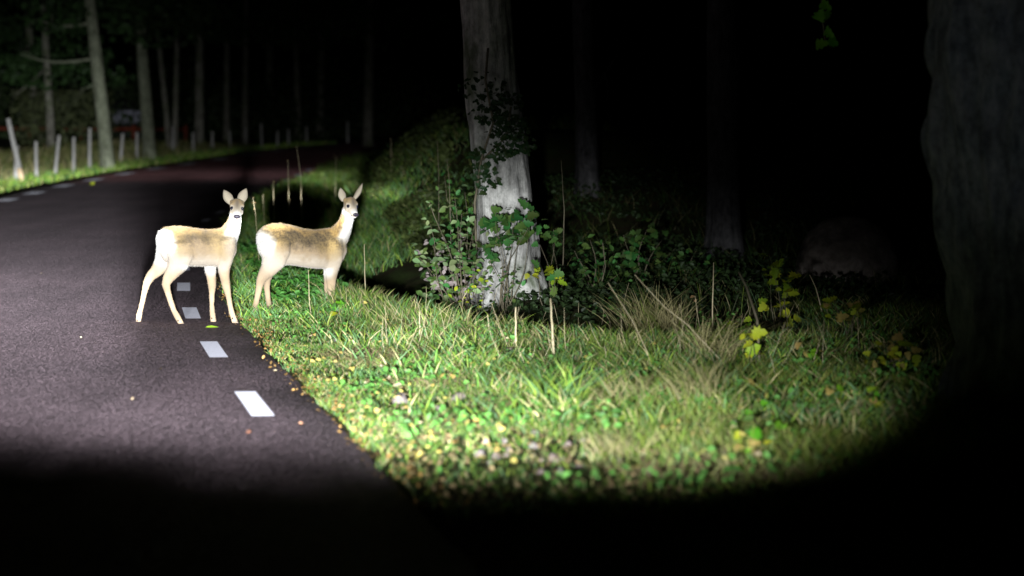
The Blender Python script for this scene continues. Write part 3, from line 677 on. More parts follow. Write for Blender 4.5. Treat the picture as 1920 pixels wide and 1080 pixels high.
# ---------------------------------------------------------------- fence on the left
posts = [(30, 340, 66, -1, 'leaning_post'), (68, 333, 67, .01, 0), (103, 328, 74, -.13, 0), (138, 322, 64, .02, 0), (168, 317, 76, .02, 0), (193, 310, 52, .02, 0), (226, 305, 54, -.09, 0), (257, 301, 52, .01, 0), (288, 295, 40, .0, 0), (325, 290, 52, 0, 0), (362, 288, 39, .02, 0), (398, 284, 37, .02, 0), (432, 279, 34, -.03, 0), (461, 277, 38, .0, 0), (491, 278, 46, -.02, 0), (520, 276, 30, .03, 0), (541, 272, 30, .0, 0), (575, 270, 32, 0, 0), (652, 268, 40, 0, 0)]
def post_mesh(h, r_, m):
    pts = [(0, 0, -.2)] + [(random.uniform(-.004, .004), random.uniform(-.004, .004), h * t) for t in (0, .3, .6, .9, 1)] + [(0, 0, h * 1.012)]
    rr = [r_ * q for q in (1.08, 1.05, 1, .97, .95, .93, .7)]; vs, fs = tube(pts, rr, 10); return pymesh('post', vs, fs, m)
fb = at(*posts[0][:2]); fence = empty('field_fence', fb); tag(fence, 'field fence of round wooden posts and thin wire left of the road', 'fence')
tops = []
for i, (px, py, hp_, ln, sp_) in enumerate(posts):
    b_ = at(px, py); b_.z = float(H(b_.x, b_.y)); h = hp_ * b_.y / F; wr = .045 if i else .055
    o = link('post', post_mesh(h, wr, M['post']), fence); o.location = b_ - fb
    o.rotation_euler = (random.uniform(-.03, .03), ln if i else .03, random.uniform(0, 3) * 0)
    if i == 2: o.rotation_euler[1] = .13
    if i == 6: o.rotation_euler[1] = .09
    tops.append((b_ - fb, h))
for lev in (.35, .75):
    for (a, ha), (b_, hb) in zip(tops[:-2], tops[1:-1]):
        pts = curve_pts(a + Vector((0, -.05, ha * lev)), b_ + Vector((0, -.05, hb * lev)), -.02, 0, 5); vs, fs = tube(pts, [.0025] * 5, 4); link('wire', pymesh('wire', vs, fs, M['wire']), fence)
# loose prop leaning on the first post
b_ = at(42, 342); tp = onray(15, 222, b_.y - .1)
lp = empty('leaning_pole', b_); tag(lp, 'long wooden pole leaning against the leftmost fence post, its foot freshly cut', 'pole')
d_ = tp - b_
vs, fs = tube([d_ * t for t in (.22, .5, .8, 1)], [.065, .06, .055, .055], 10); link('pole', pymesh('pole', vs, fs, M['post']), lp)
vs, fs = tube([d_ * t for t in (-.02, .1, .221)], [.06, .066, .066], 10); link('cut_end', pymesh('cut_end', vs, fs, M['freshwood']), lp)
# red rail fence and shed among the trees
def box(cx, cy, cz, sx, sy, sz):
    vs = [(cx + a * sx / 2, cy + b_ * sy / 2, cz + c * sz / 2) for a in (-1, 1) for b_ in (-1, 1) for c in (-1, 1)]
    return vs, [(0, 1, 3, 2), (4, 6, 7, 5), (0, 4, 5, 1), (2, 3, 7, 6), (0, 2, 6, 4), (1, 5, 7, 3)]
rfY = 78.0; p0 = ground((-40 - 960) / F * rfY, rfY)
rf = empty('red_fence', p0); tag(rf, 'low red painted rail fence far behind the trees', 'fence')
zr = onray(100, 241, rfY).z - p0.z
for k in range(5):
    x0 = k * 1.9
    if k < 4:
        for dz, hh_ in ((0, .11),):
            vs, fs = box(x0 + .95, 0, zr + dz - .01 * k, 1.86, .03, hh_); link('rail', pymesh('rail', vs, fs, M['red'], False), rf)
    vs, fs = box(x0, .05, zr / 2 - .05, .12, .06, zr + .35); link('post', pymesh('post', vs, fs, M['red'], False), rf)
sb = ground((228 - 960) / F * 84, 84); sh = empty('shed', sb); tag(sh, 'small pale boarded shed between two trunks beyond the red fence', 'shed')
zt, zb = onray(228, 208, 84).z - sb.z, onray(228, 230, 84).z - sb.z
for k in range(8):
    vs, fs = box(-.42 * 2 + .12 + k * .2 * 1.1, 0, (zt + zb) / 2, .20, .04, zt - zb); link('board', pymesh('board', vs, fs, M['board'], False), sh)
vs, fs = box(0, .6, zb / 2 + .0, 1.9, 1.1, zb - .02); link('base', pymesh('base', vs, fs, M['roof'], False), sh)
vs, fs = box(0, .6, (zt + zb) / 2, 1.76, 1.1, zt - zb); link('wall', pymesh('wall', vs, fs, M['roof'], False), sh)
vs = [(-1.1, -.25, zt), (1.1, -.25, zt), (1.1, 1.4, zt + .35), (-1.1, 1.4, zt + .35)]; vs += [(a, b2, c + .07) for a, b2, c in vs]
link('roof', pymesh('roof', vs, [(0, 3, 2, 1), (4, 5, 6, 7), (0, 1, 5, 4), (1, 2, 6, 5), (2, 3, 7, 6), (3, 0, 4, 7)], M['roof'], False), sh)
# undergrowth mass behind the fence
X, Y = scatter(50000, -32, 14, 81, 100, lambda X, Y: ((XL(Y) - X) > 2.5) & (vnoise(X, Y, .5, 61) > .3))
Z = H(X, Y) + RNG.random(len(X)) ** 1.6 * (1.0 + 3.2 * vnoise(X, Y, .35, 62))
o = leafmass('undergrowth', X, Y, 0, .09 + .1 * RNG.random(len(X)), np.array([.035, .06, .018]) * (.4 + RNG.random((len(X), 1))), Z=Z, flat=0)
tag(o, 'dark leafy undergrowth of the far forest edge', 'undergrowth', kind='stuff')

X, Y = scatter(2600, -17.2, -14.0, 73, 76, lambda X, Y: vnoise(X, Y, 1.2, 66) > .3)
o = leafmass('undergrowth', X, Y, 0, .06 + .08 * RNG.random(len(X)), np.array([.10, .12, .05]) * (.4 + RNG.random((len(X), 1))), Z=H(X, Y) + RNG.random(len(X)) * 1.9, flat=0)
tag(o, 'rusty green brush half hiding the red rail fence', 'undergrowth', kind='stuff')
# ---------------------------------------------------------------- shrubs and plants
def shrub_at(name, label, bx, by, tips, kind, mats, n_, size, spread=.05, r0=.007, tmin=.4, cat='shrub', Y=None, stem_m='stem', group=None, dy=0):
    b_ = at(bx, by) if Y is None else ground((bx - 960) / F * Y, Y)
    st = []
    for (tx, ty) in tips:
        p = onray(tx, ty, b_.y + random.uniform(-.18, .18)) - b_; st.append((p.x, p.y, p.z))
    return plant(name, label, cat, b_, st, kind, mats, n_, size, r0, tmin, spread, stem_m, group)
shrub_at('leafy_shrub', 'wide leafy shrub with pale green leaves left of the ivy tree', 868, 560, [(775, 470), (790, 420), (810, 375), (850, 370), (780, 545), (870, 400), (900, 430), (830, 440), (815, 510), (920, 470), (860, 480)], 'oval', ['leaf_green', 'leaf_pale', 'leaf_pale', 'leaf_green'], 290, .066, .055, Y=18.3)
shrub_at('withered_shrub', 'withered bush with pinkish grey leaves inside the wide leafy shrub', 868, 570, [(800, 440), (790, 480), (830, 470), (850, 430), (812, 555), (845, 520), (870, 500)], 'oval', ['leaf_pink'], 150, .055, .06, Y=18.5)
shrub_at('hazel_sprig', 'dark green broad leaved branch spread across the pale trunk', 948, 600, [(935, 400), (960, 405), (985, 405), (925, 430), (975, 430), (915, 462), (1000, 425), (950, 445)], 'lobed', ['leaf_dark', 'leaf_green', 'leaf_dark'], 96, .088, .045, .006, .86, Y=18.15)
shrub_at('rose_sprig', 'small sprig with scattered little leaves low on the pale trunk', 945, 600, [(932, 505), (965, 500), (972, 530), (950, 545), (915, 540)], 'oval', ['leaf_dark', 'leaf_green'], 34, .045, .035, .004, .7, Y=18.0)
shrub_at('maple_sapling', 'slender sapling with green and yellow hand shaped leaves right of the trunk', 1035, 610, [(1003, 508), (1045, 512), (1030, 520)], 'maple', ['leaf_green', 'leaf_lime'], 20, .085, .035, .005, .85, Y=17.7)
shrub_at('round_leaf_sapling', 'thin sapling topped by round blue green leaves right of the ivy tree', 1030, 600, [(1033, 430), (1045, 440), (1010, 430)], 'lobed', ['leaf_green', 'leaf_dark'], 26, .065, .03, .005, .82, Y=18.9)
shrub_at('lowlying_sprig', 'leafy twig arching beside the lower left of the ivy tree', 905, 590, [(890, 500), (870, 540), (850, 555), (905, 520)], 'oval', ['leaf_green', 'leaf_lime'], 40, .045, .05, .005, Y=17.9)
shrub_at('forest_shrub', 'dark leafy shrub right of the round leaf sapling', 1110, 590, [(1080, 470), (1110, 450), (1140, 480), (1090, 510), (1150, 520)], 'oval', ['leaf_dark', 'leaf_green'], 110, .06, .07, Y=19.3)
shrub_at('forest_shrub', 'dark shrub with rounder leaves in the middle of the forest gap', 1200, 590, [(1170, 440), (1205, 430), (1240, 450), (1190, 480), (1160, 500)], 'lobed', ['leaf_dark'], 100, .07, .08, Y=20.0)
shrub_at('forest_shrub', 'low bluish shrub in front of the dim flared trunk', 1300, 580, [(1270, 490), (1300, 480), (1330, 500), (1360, 520), (1250, 520)], 'oval', ['leaf_dark'], 100, .055, .08, Y=20.4)
shrub_at('bank_shrub', 'thin dark bush climbing the left side of the ivy tree', 880, 500, [(850, 330), (880, 320), (870, 360), (895, 370), (905, 340), (840, 370)], 'oval', ['leaf_dark', 'leaf_green'], 110, .055, .06, .007, .5, Y=19.3)
shrub_at('low_undergrowth_shrub', 'small shrub at the far right edge of the ditch', 1180, 640, [(1150, 560), (1190, 545), (1130, 590), (1210, 570)], 'oval', ['leaf_dark', 'leaf_green'], 70, .045, .06, Y=17.5)
# yellow leaved plants on the right
shrub_at('yellow_leaf_plant', 'plant with three large lime yellow leaves beside a grey stone', 1420, 700, [(1412, 620), (1400, 640), (1408, 662)], 'maple', ['leaf_lime'], 9, .075, .018, .004, .9)
shrub_at('yellow_leaf_plant', 'tall dim yellow leaved plant standing left of the boulder', 1462, 650, [(1450, 478), (1470, 515), (1440, 500), (1485, 540)], 'maple', ['leaf_lime'], 22, .065, .035, .004, .8)
shrub_at('yellow_leaf_plant', 'plant with bright green yellow leaves in front of the boulder', 1470, 640, [(1465, 553), (1475, 590), (1440, 570)], 'lobed', ['leaf_lime'], 12, .075, .025, .004, .85)
shrub_at('yellow_leaf_plant', 'plant with olive yellow leaves over a pale stone below the boulder', 1590, 650, [(1570, 560), (1600, 565), (1610, 575), (1580, 590), (1600, 592)], 'maple', ['leaf_lime', 'leaf_yellow'], 18, .07, .03, .004, .85)
shrub_at('yellow_leaf_plant', 'rounded bunch of yellow leaves at the right rim of the light', 1690, 710, [(1660, 650), (1690, 645), (1700, 665), (1675, 680), (1665, 670)], 'lobed', ['leaf_yellow', 'leaf_lime'], 26, .06, .04, .004, .75)
shrub_at('yellow_leaf_plant', 'small lime plant in the dark left of the yellow plant by the stone', 1390, 640, [(1372, 605), (1410, 600), (1395, 615)], 'lobed', ['leaf_lime', 'leaf_bright'], 10, .06, .025, .004, .85)
for lab, px, py, tips, k_ in (('low lime leaved weed between the tan clump and the pale tan stone', 1450, 770, [(1440, 745), (1462, 750)], 8), ('little yellow weed right of the pale tan stone', 1570, 770, [(1560, 735), (1585, 742)], 9),
    ('olive weed at the right rim of the light below the yellow bunch', 1640, 790, [(1630, 750), (1655, 758)], 10), ('thin lime weed between the bent branch and the olive yellow plant', 1520, 700, [(1510, 655), (1530, 662)], 10),
    ('yellow green weed near the angular mauve stone', 1625, 720, [(1615, 690), (1640, 684)], 10), ('lime weed left of the grey stone lowest on the right', 1400, 850, [(1390, 820), (1412, 826)], 9), ('pale lime weed below the bent branch', 1420, 745, [(1410, 712), (1432, 718)], 8)):
    shrub_at('yellow_leaf_weed', lab, px, py, tips, 'lobed', ['leaf_lime', 'leaf_yellow', 'leaf_bright'], k_, .05, .03, .003, .6, cat='weed')
for lab, px, py, dx in (('big bright green leaf low in the grass right of centre', 1262, 722, .10), ('green ground leaf pair left of the big bright leaf', 1208, 735, .07), ('small bright leaf below and right of the big bright leaf', 1328, 757, .055)):
    b_ = at(px, py + 14); r_ = plant('broadleaf_seedling', lab, 'plant', b_, [(.0, 0, .04), (.02, 0, .04)], 'lobed', ['leaf_bright'], 2, dx, .003, .9, .008)
for lab, px, py, n_ in (('cluster of bright green herb leaves left of the small stones', 1430, 795, 16), ('cluster of bright green herb leaves left of the lowest grey stone', 1450, 835, 16), ('patch of green herb leaves beside the road-side tuft', 850, 625, 14), ('tuft of yellow green leaves at the front feet of the second deer', 640, 590, 10), ('yellow green leaf cluster just below the second deer', 690, 575, 8), ('round green leaf plant right of the second deer legs', 655, 530, 22), ('dark herb clump in shade left of the ditch', 720, 560, 20)):
    b_ = at(px, py); plant('herb_clump', lab, 'plant', b_, [(random.uniform(-.1, .1), random.uniform(-.05, .05), .07) for _ in range(5)], 'lobed', ['leaf_bright' if px > 1400 or px < 700 else 'leaf_green', 'leaf_green'], n_, .045, .003, .6, .03)
# broad bladed tufts
def tuft(label, px, py, n_, h, wd, cset, spread=.10, lean=.9, name='grass_tuft', dirx=0.0):
    b_ = at(px, py); a = RNG.random(n_) * 6.283; q = np.sqrt(RNG.random(n_)) * spread
    X = b_.x + q * np.cos(a); Y = b_.y + q * np.sin(a); hh_ = h * (.5 + .6 * RNG.random(n_))
    o = blades('blade_tuft', X, Y, hh_, wd * (.6 + .6 * RNG.random(n_)), cset(n_), lean, bend=.9)
    me = o.data; bpy.data.objects.remove(o)
    co = np.zeros(len(me.vertices) * 3, dtype=np.float32); me.vertices.foreach_get('co', co); co = co.reshape(-1, 3) - np.array(b_, dtype=np.float32)
    if dirx: co[:, 0] += dirx * np.clip(co[:, 2], 0, 1) ** 1.2
    me.vertices.foreach_set('co', co.ravel()); me.update()
    t = link(name, me); t.location = b_; tag(t, label, 'grass tuft', None)
    return t
G1 = lambda n_: palette(n_, (3, 3, 3.5, .4, 0)) * 1.35
S1 = lambda n_: palette(n_, (.3, .1, .8, 6, .8)) * 1.05
tuft('large tuft of broad fresh green blades in the centre of the verge', 1050, 765, 110, .30, .011, G1, .12, 1.0)
tuft('fresh green tuft left of the tall cut stalk', 905, 690, 70, .16, .008, G1, .10, 1.0)
tuft('pale straw tuft standing right of the big green tuft', 1180, 770, 120, .26, .005, S1, .14, .9)
tuft('dry straw clump leaning left above the ditch edge', 1210, 650, 230, .46, .006, S1, .16, .8, dirx=-.35)
tuft('wispy dry clump right of the leaning straw clump', 1260, 640, 190, .42, .005, S1, .14, .8, dirx=-.2)
tuft('straw clump spreading below the tall grey stem', 1335, 690, 190, .38, .006, S1, .14, 1.0)
tuft('tan clump beside the orange leaf right of the centre', 1310, 770, 150, .34, .005, S1, .12, .8, dirx=-.15)
tuft('dark bluish grass clump in front of the boulder', 1500, 640, 160, .22, .006, lambda n_: palette(n_, (1, 6, 0, .4, .5)) * .7, .22, 1.0)
tuft('thin olive clump at the right side of the lit verge', 1560, 720, 150, .22, .005, lambda n_: palette(n_, (1, 1, 1, 1.5, 4)) * .8, .25, 1.0)
tuft('sandy dry clump at the bottom of the lit verge', 1160, 855, 120, .16, .005, S1, .14, 1.0)
tuft('bluish green clump near the asphalt edge in the foreground', 700, 705, 90, .08, .006, lambda n_: palette(n_, (1, 6, 0, 0, 0)) * 1.3, .12, 1.2)
# tall stalks
def stalk(label, pts, Y=None, r0=.004, m='straw', seed=True):
    b_ = at(*pts[0]) if Y is None else ground((pts[0][0] - 960) / F * Y, Y)
    P = [onray(px, py, b_.y) - b_ for px, py in pts]; P[0] = Vector((0, 0, -.02))
    root = empty('dry_stalk', b_); tag(root, label, 'dry stalk', None)
    out = []
    for a, c in zip(P[:-1], P[1:]):
        for t in (0, .33, .66): out.append(a.lerp(c, t) + Vector((random.uniform(-.002, .002), 0, 0)))
    out.append(P[-1]); k = len(out); vs, fs = tube(out, [r0 * (1 - .45 * i / (k - 1)) for i in range(k)], 6); link('stem', pymesh('stem', vs, fs, M[m]), root)
    if seed:
        for _ in range(4):
            p = out[-1 - random.randint(0, 3)]; add_leaf(root, p, .028, 'thin', 'leaf_brown')
    return root
stalk('short pale cut stalk standing up in the centre of the verge', [(968, 660), (967, 620), (967, 576)], r0=.0085, seed=False)
stalk('brown reed left of the ditch standing beside the second deer', [(686, 560), (684, 510), (683, 458)], Y=17.6, r0=.004)
stalk('straw stem standing in front of the second deer belly', [(583, 602), (580, 560), (578, 506)], Y=16.6, r0=.0035, seed=False)
stalk('pale stem left of the short cut stalk', [(915, 640), (916, 605), (914, 590)], r0=.004, seed=False)
stalk('thick pale stem right of the short cut stalk', [(1040, 690), (1035, 610), (1032, 560)], r0=.009, seed=False)
stalk('bare sapling stem rising tall right of the ivy tree', [(1053, 610), (1056, 480), (1058, 395), (1052, 300)], Y=19.0, r0=.006, m='stem', seed=False)
stalk('tall grey stem standing alone left of the yellow plants', [(1336, 635), (1336, 560), (1338, 492)], r0=.006, seed=False)
stalk('stem leaning right in front of the boulder', [(1548, 590), (1530, 540), (1518, 515)], Y=16.5, r0=.006, seed=False)
stalk('long straw leaning left across the ditch', [(1380, 700), (1290, 610), (1245, 575), (1190, 515)], r0=.003, seed=False)
stalk('second leaning straw under the long one', [(1230, 690), (1185, 600), (1140, 530)], r0=.003, seed=False)
stalk('thin rusty stem with a hanging orange leaf', [(1318, 640), (1308, 590), (1303, 555)], r0=.003)
stalk('bent branch beside the large lime yellow leaves', [(1425, 690), (1420, 600), (1400, 540), (1385, 510)], r0=.009, m='stem', seed=False)
stalk('thin tall stem on the grassy bank left of the ivy tree', [(821, 420), (823, 330), (820, 265)], Y=21, r0=.004, m='stem', seed=False)
stalk('thin stem pair inside the top of the wide leafy shrub', [(850, 420), (843, 350), (838, 300)], Y=18.6, r0=.004, m='stem', seed=False)
stalk('leftmost fine straw behind the first deer head', [(497, 395), (493, 365)], Y=27, r0=.0035)
stalk('fine straw behind the gap between the two deer', [(515, 375), (512, 340)], Y=27, r0=.0035)
stalk('tall fine straw left of the pale scrap behind the deer', [(544, 368), (540, 300)], Y=27, r0=.0035)
stalk('tallest fine straw crossing the far road behind the deer', [(567, 372), (564, 330), (556, 275)], Y=27, r0=.0035)
stalk('fine straw right of the first deer throat', [(486, 440), (479, 400), (474, 370)], Y=22, r0=.0028)
stalk('faint straw at the left of the second deer head shadow', [(628, 345), (630, 295)], Y=34, r0=.004)
stalk('pale straw on the crest of the bank', [(734, 275), (733, 258)], Y=33, r0=.005)
stalk('short stem with white tip left of the cut stalk pair', [(786, 640), (787, 612), (786, 585)], r0=.006, seed=False)
stalk('dry twig at the foot of the wide leafy shrub', [(860, 580), (868, 560), (876, 545)], Y=17.6, r0=.006, m='straw', seed=False)
stalk('grey leaning twig in the dark right of the centre', [(1120, 560), (1135, 500), (1130, 455)], Y=18.6, r0=.006, m='stem', seed=False)
# many thin loose straws
def near_edge(px): return 0
for i in range(70):
    px = random.uniform(720, 1640); py = random.uniform(600, 700) + max(0, px - 1100) * .08
    b_ = at(px, py); hgt = random.uniform(.12, .34); root = Vector((random.uniform(-.12, .12), random.uniform(-.05, .05), hgt))
    pts = curve_pts((0, 0, -.01), root, 0, .05, 6); vs, fs = tube(pts, [.0022 * (1 - .5 * k / 5) for k in range(6)], 4)
    o = link('loose_straw', pymesh('loose_straw', vs, fs, M['straw'])); o.location = b_
    where = 'left of the short cut stalk' if px < 960 else ('between the cut stalk and the tall grey stem' if px < 1336 else 'right of the tall grey stem')
    tag(o, 'thin dry straw standing ' + where, 'straw', 'loose straws ' + where)

# ---------------------------------------------------------------- stones and boulder
def rock_mesh(name, m, sub=2, seed=0, rough=.25):
    import bmesh
    bm = bmesh.new(); bmesh.ops.create_icosphere(bm, subdivisions=sub, radius=1)
    for v_ in bm.verts:
        n_ = float(fbm(v_.co.x * 1.3 + seed, v_.co.y * 1.3 + v_.co.z * 1.7 + seed, 1, seed)) - .5
        n2 = float(vnoise(v_.co.x * 3 + seed, v_.co.z * 3 + v_.co.y, 1, seed + 1)) - .5
        v_.co *= 1 + rough * 1.6 * n_ + rough * .5 * n2
        if v_.co.z < -.35: v_.co.z = -.35
    me = bpy.data.meshes.new(name); bm.to_mesh(me); bm.free(); me.materials.append(m)
    for p in me.polygons: p.use_smooth = True
    return me
ROCKS = [rock_mesh('stone', M['stone'], 2, k, .62) for k in range(5)]
def stone(px, py, wpx, label, group=None, hr=.6):
    b_ = at(px, py + wpx * hr * .4); r_ = wpx * b_.y / F / 2
    o = link('stone', random.choice(ROCKS)); o.location = b_ + Vector((0, 0, r_ * (.12 if py > 800 else .38))); o.scale = (r_, r_ * .85, r_ * hr * 1.4)
    o.rotation_euler = (random.uniform(-.2, .2), random.uniform(-.2, .2), random.uniform(0, 6)); tag(o, label, 'stone', group); return o
for a in ((750, 750, 34, 'pinkish stone nearest the asphalt edge'), (860, 746, 28, 'rounded grey stone right of the pinkish one'), (788, 770, 26, 'grey stone between the pinkish stone and the rounded one'),
          (820, 770, 26, 'dull green grey stone left of the rounded grey stone'), (1103, 751, 32, 'flat whitish stone in front of the big green tuft'), (1525, 771, 30, 'pale tan stone alone at the right of the verge'),
          (1495, 831, 36, 'grey stone lowest on the right of the verge'), (1593, 733, 32, 'angular mauve stone at the dim right side'), (1084, 676, 44, 'large pointed mauve grey stone below the ditch'),
          (1125, 700, 36, 'pale blue grey stone right of the pointed stone'), (628, 641, 20, 'little mauve stone near the roadside edge'), (1345, 648, 34, 'dark grey stone at the foot of the tall stem'),
          (1430, 650, 36, 'blue grey stone beside the bent branch'), (1578, 606, 22, 'pale grey stone under the olive yellow plant'), (1612, 612, 24, 'second pale stone right of the one under the olive plant'),
          (1535, 650, 20, 'small pinkish stone right of the lime leaves'), (1040, 858, 30, 'broad brown stone at the lower centre edge of the light'), (1000, 835, 24, 'brown grey stone left above the broad brown stone'),
          (930, 853, 22, 'olive stone in the lower litter left of centre'), (900, 850, 24, 'small mauve stone left of the olive stone'), (1065, 832, 20, 'pinkish stone above the broad brown stone'), (945, 826, 18, 'pale stone above the olive stone')):
    stone(*a)
for i in range(56):
    px = random.uniform(760, 1600); py = random.uniform(790, 900) if i < 30 else random.uniform(640, 800)
    if px < 640 + (py - 600) * .95: px += 200
    where = ('in the lower litter left' if px < 1000 else 'in the lower litter right') if py > 795 else ('in short grass left of the green tuft' if px < 1000 else 'in the grass right of the green tuft')
    stone(px, py, random.uniform(9, 22), 'small grey brown stone half buried ' + where, 'small stones ' + where)
BY = 19.8; bb = ground((1600 - 960) / F * BY, BY)
bo = link('boulder', rock_mesh('boulder', M['boulder'], 5, 9, .10)); bo.location = bb + Vector((0, .3, .18)); bo.scale = (.47, .42, .46)
tag(bo, 'large rounded boulder in the dark at the right', 'boulder')

# ---------------------------------------------------------------- fallen leaves
def fallen(px, py, size, mk, label, group=None, kind='oval', up=.035):
    b_ = at(px, py)
    if road_off(b_.x, b_.y) < 0: b_.z = roadz(b_.x, b_.y) + .006; up = 0.004
    o = link('fallen_leaf', LMESH(kind, mk)); d = Vector((random.gauss(0, 1), random.gauss(0, .6), random.gauss(0, .15))).normalized()
    nrm = Vector((random.gauss(0, .35), -.5 + random.gauss(0, .35), .8)); y_ = nrm.cross(d).normalized(); z_ = d.cross(y_)
    m_ = Matrix((d, y_, z_)).transposed().to_4x4(); m_.translation = b_ + Vector((0, 0, up)); o.matrix_world = m_ @ Matrix.Scale(size, 4)
    tag(o, label, 'leaf', group); return o
for a in ((670, 836, .045, 'leaf_yellow', 'yellow leaf alone on the asphalt edge in the foreground', None, 'lobed'), (722, 578, .055, 'leaf_yellow', 'yellow leaf upright in the grass near the ditch', None, 'oval', .09),
          (1050, 645, .10, 'leaf_yellow', 'wide yellow leaf caught on the thick pale stem', None, 'maple', .12), (632, 603, .09, 'leaf_lime', 'lime yellow leaf below the second deer front legs', None, 'oval', .07),
          (385, 619, .10, 'leaf_lime', 'thin green leaf lying on the asphalt below the first deer', None, 'thin'), (1242, 762, .09, 'leaf_brown', 'upright orange tan leaf right of the flat whitish stone', None, 'lobed', .09),
          (1296, 838, .055, 'leaf_yellow', 'yellow leaf below the tan clump', None, 'lobed', .05), (1376, 859, .05, 'leaf_yellow', 'orange yellow leaf near the lower right of the verge', None, 'lobed', .04),
          (1203, 893, .05, 'leaf_yellow', 'yellow leaf at the very bottom of the light', None, 'lobed', .04), (1218, 916, .05, 'leaf_brown', 'dim tan leaf just under the lowest yellow leaf', None, 'lobed', .03),
          (912, 873, .045, 'leaf_yellow', 'yellow leaf in the lower litter left of centre', None, 'lobed', .04), (848, 847, .04, 'leaf_yellow', 'golden leaf in the litter near the asphalt', None, 'lobed', .04),
          (552, 357, .34, 'leaf_pink', 'pale scrap like leaf on the grass between the deer', None, 'thin', .1), (530, 392, .14, 'leaf_pink', 'small pale leaf in the black shadow behind the second deer', None, 'oval', .1),
          (1548, 836, .045, 'leaf_brown', 'orange brown leaf right of the lowest grey stone', None, 'lobed', .04), (1408, 663, .06, 'leaf_yellow', 'pale yellow leaf hanging under the lime leaves', None, 'oval', .06),
          (1303, 583, .05, 'leaf_brown', 'small rusty leaf hanging on the thin stem over the ditch', None, 'oval', .12), (176, 348, .12, 'leaf_lime', 'tiny lime leaf lying on the far asphalt', None, 'lobed')):
    fallen(*a)
for k, (px, py) in enumerate([(300, 700), (150, 640), (520, 700), (470, 820), (250, 760), (560, 800), (80, 520), (430, 690)]):
    fallen(px, py, random.uniform(.02, .04), random.choice(['leaf_brown', 'leaf_tan']), 'dull brown leaf lying flat on the open asphalt', 'dull leaves blown onto the asphalt', 'oval')
cnt = 0
while cnt < 230:
    py = random.uniform(570, 900) if random.random() < .75 else random.uniform(640, 880)
    e = 455 + (py - 560) * .80 + max(0, py - 700) * .35
    px = e + 10 + random.random() ** 1.5 * (900 if cnt > 60 else 330)
    if px > 1650: continue
    mk = random.choice(['leaf_yellow', 'leaf_yellow', 'leaf_yellow', 'leaf_tan'])
    where = 'along the asphalt edge' if px < e + 70 else ('in the litter at the bottom of the light' if py > 790 else ('in short grass left of the green tuft' if px < 950 else 'in the grass right of the green tuft'))
    hue = 'tan' if mk == 'leaf_tan' else 'yellow'
    fallen(px, py, random.uniform(.018, .036), mk, 'small %s autumn leaf lying %s' % (hue, where), 'small %s leaves %s' % (hue, where), random.choice(['oval', 'lobed']), random.uniform(.04, .09)); cnt += 1

# ---------------------------------------------------------------- the two roe deer
m, n, b = mat('deer_coat', .85, .12)
a_ = n.nodes.new('ShaderNodeVertexColor'); a_.layer_name = 'Col'
f = noise(n, 55, 5, objvec(n), .75); f2 = noise(n, 11, 5, objvec(n), .7)
c = mix(n, a_.outputs['Alpha'], a_.outputs['Color'], mix(n, ramp(n, M_(n, 'ADD', M_(n, 'MULTIPLY', f, .55), M_(n, 'MULTIPLY', f2, .45)), [(.42, (0, 0, 0)), (.56, (1, 1, 1))]), mix(n, 1.0, a_.outputs['Color'], (.45, .44, .46), 'MULTIPLY'), mix(n, 1.0, a_.outputs['Color'], (1.25, 1.15, .9), 'MULTIPLY')))
n.links.new(c, b.inputs['Base Color']); bump(n, b, f, .35, .004)
b.inputs['Sheen Weight'].default_value = .15; M['coat'] = m
m, n, b = mat('deer_hair', .8, .1); a_ = n.nodes.new('ShaderNodeVertexColor'); a_.layer_name = 'Col'; n.links.new(a_.outputs['Color'], b.inputs['Base Color']); M['hair'] = m
m, n, b = mat('wet_black_eye', .12, .35); b.inputs['Base Color'].default_value = (.012, .013, .025, 1); M['eye'] = m
m, n, b = mat('wet_black_nose', .6, .25); b.inputs['Base Color'].default_value = (.018, .014, .02, 1); bump(n, b, noise(n, 90, 3, objvec(n)), .4, .002); M['nose'] = m
m, n, b = mat('hoof_horn', .5, .3); n.links.new(ramp(n, noise(n, 20, 3, objvec(n)), [(.3, (.16, .11, .07)), (.7, (.30, .21, .13))]), b.inputs['Base Color']); M['hoof'] = m
m, n, b = mat('dark_gland_hair', .8, .2); b.inputs['Base Color'].default_value = (.07, .05, .04, 1); M['gland'] = m

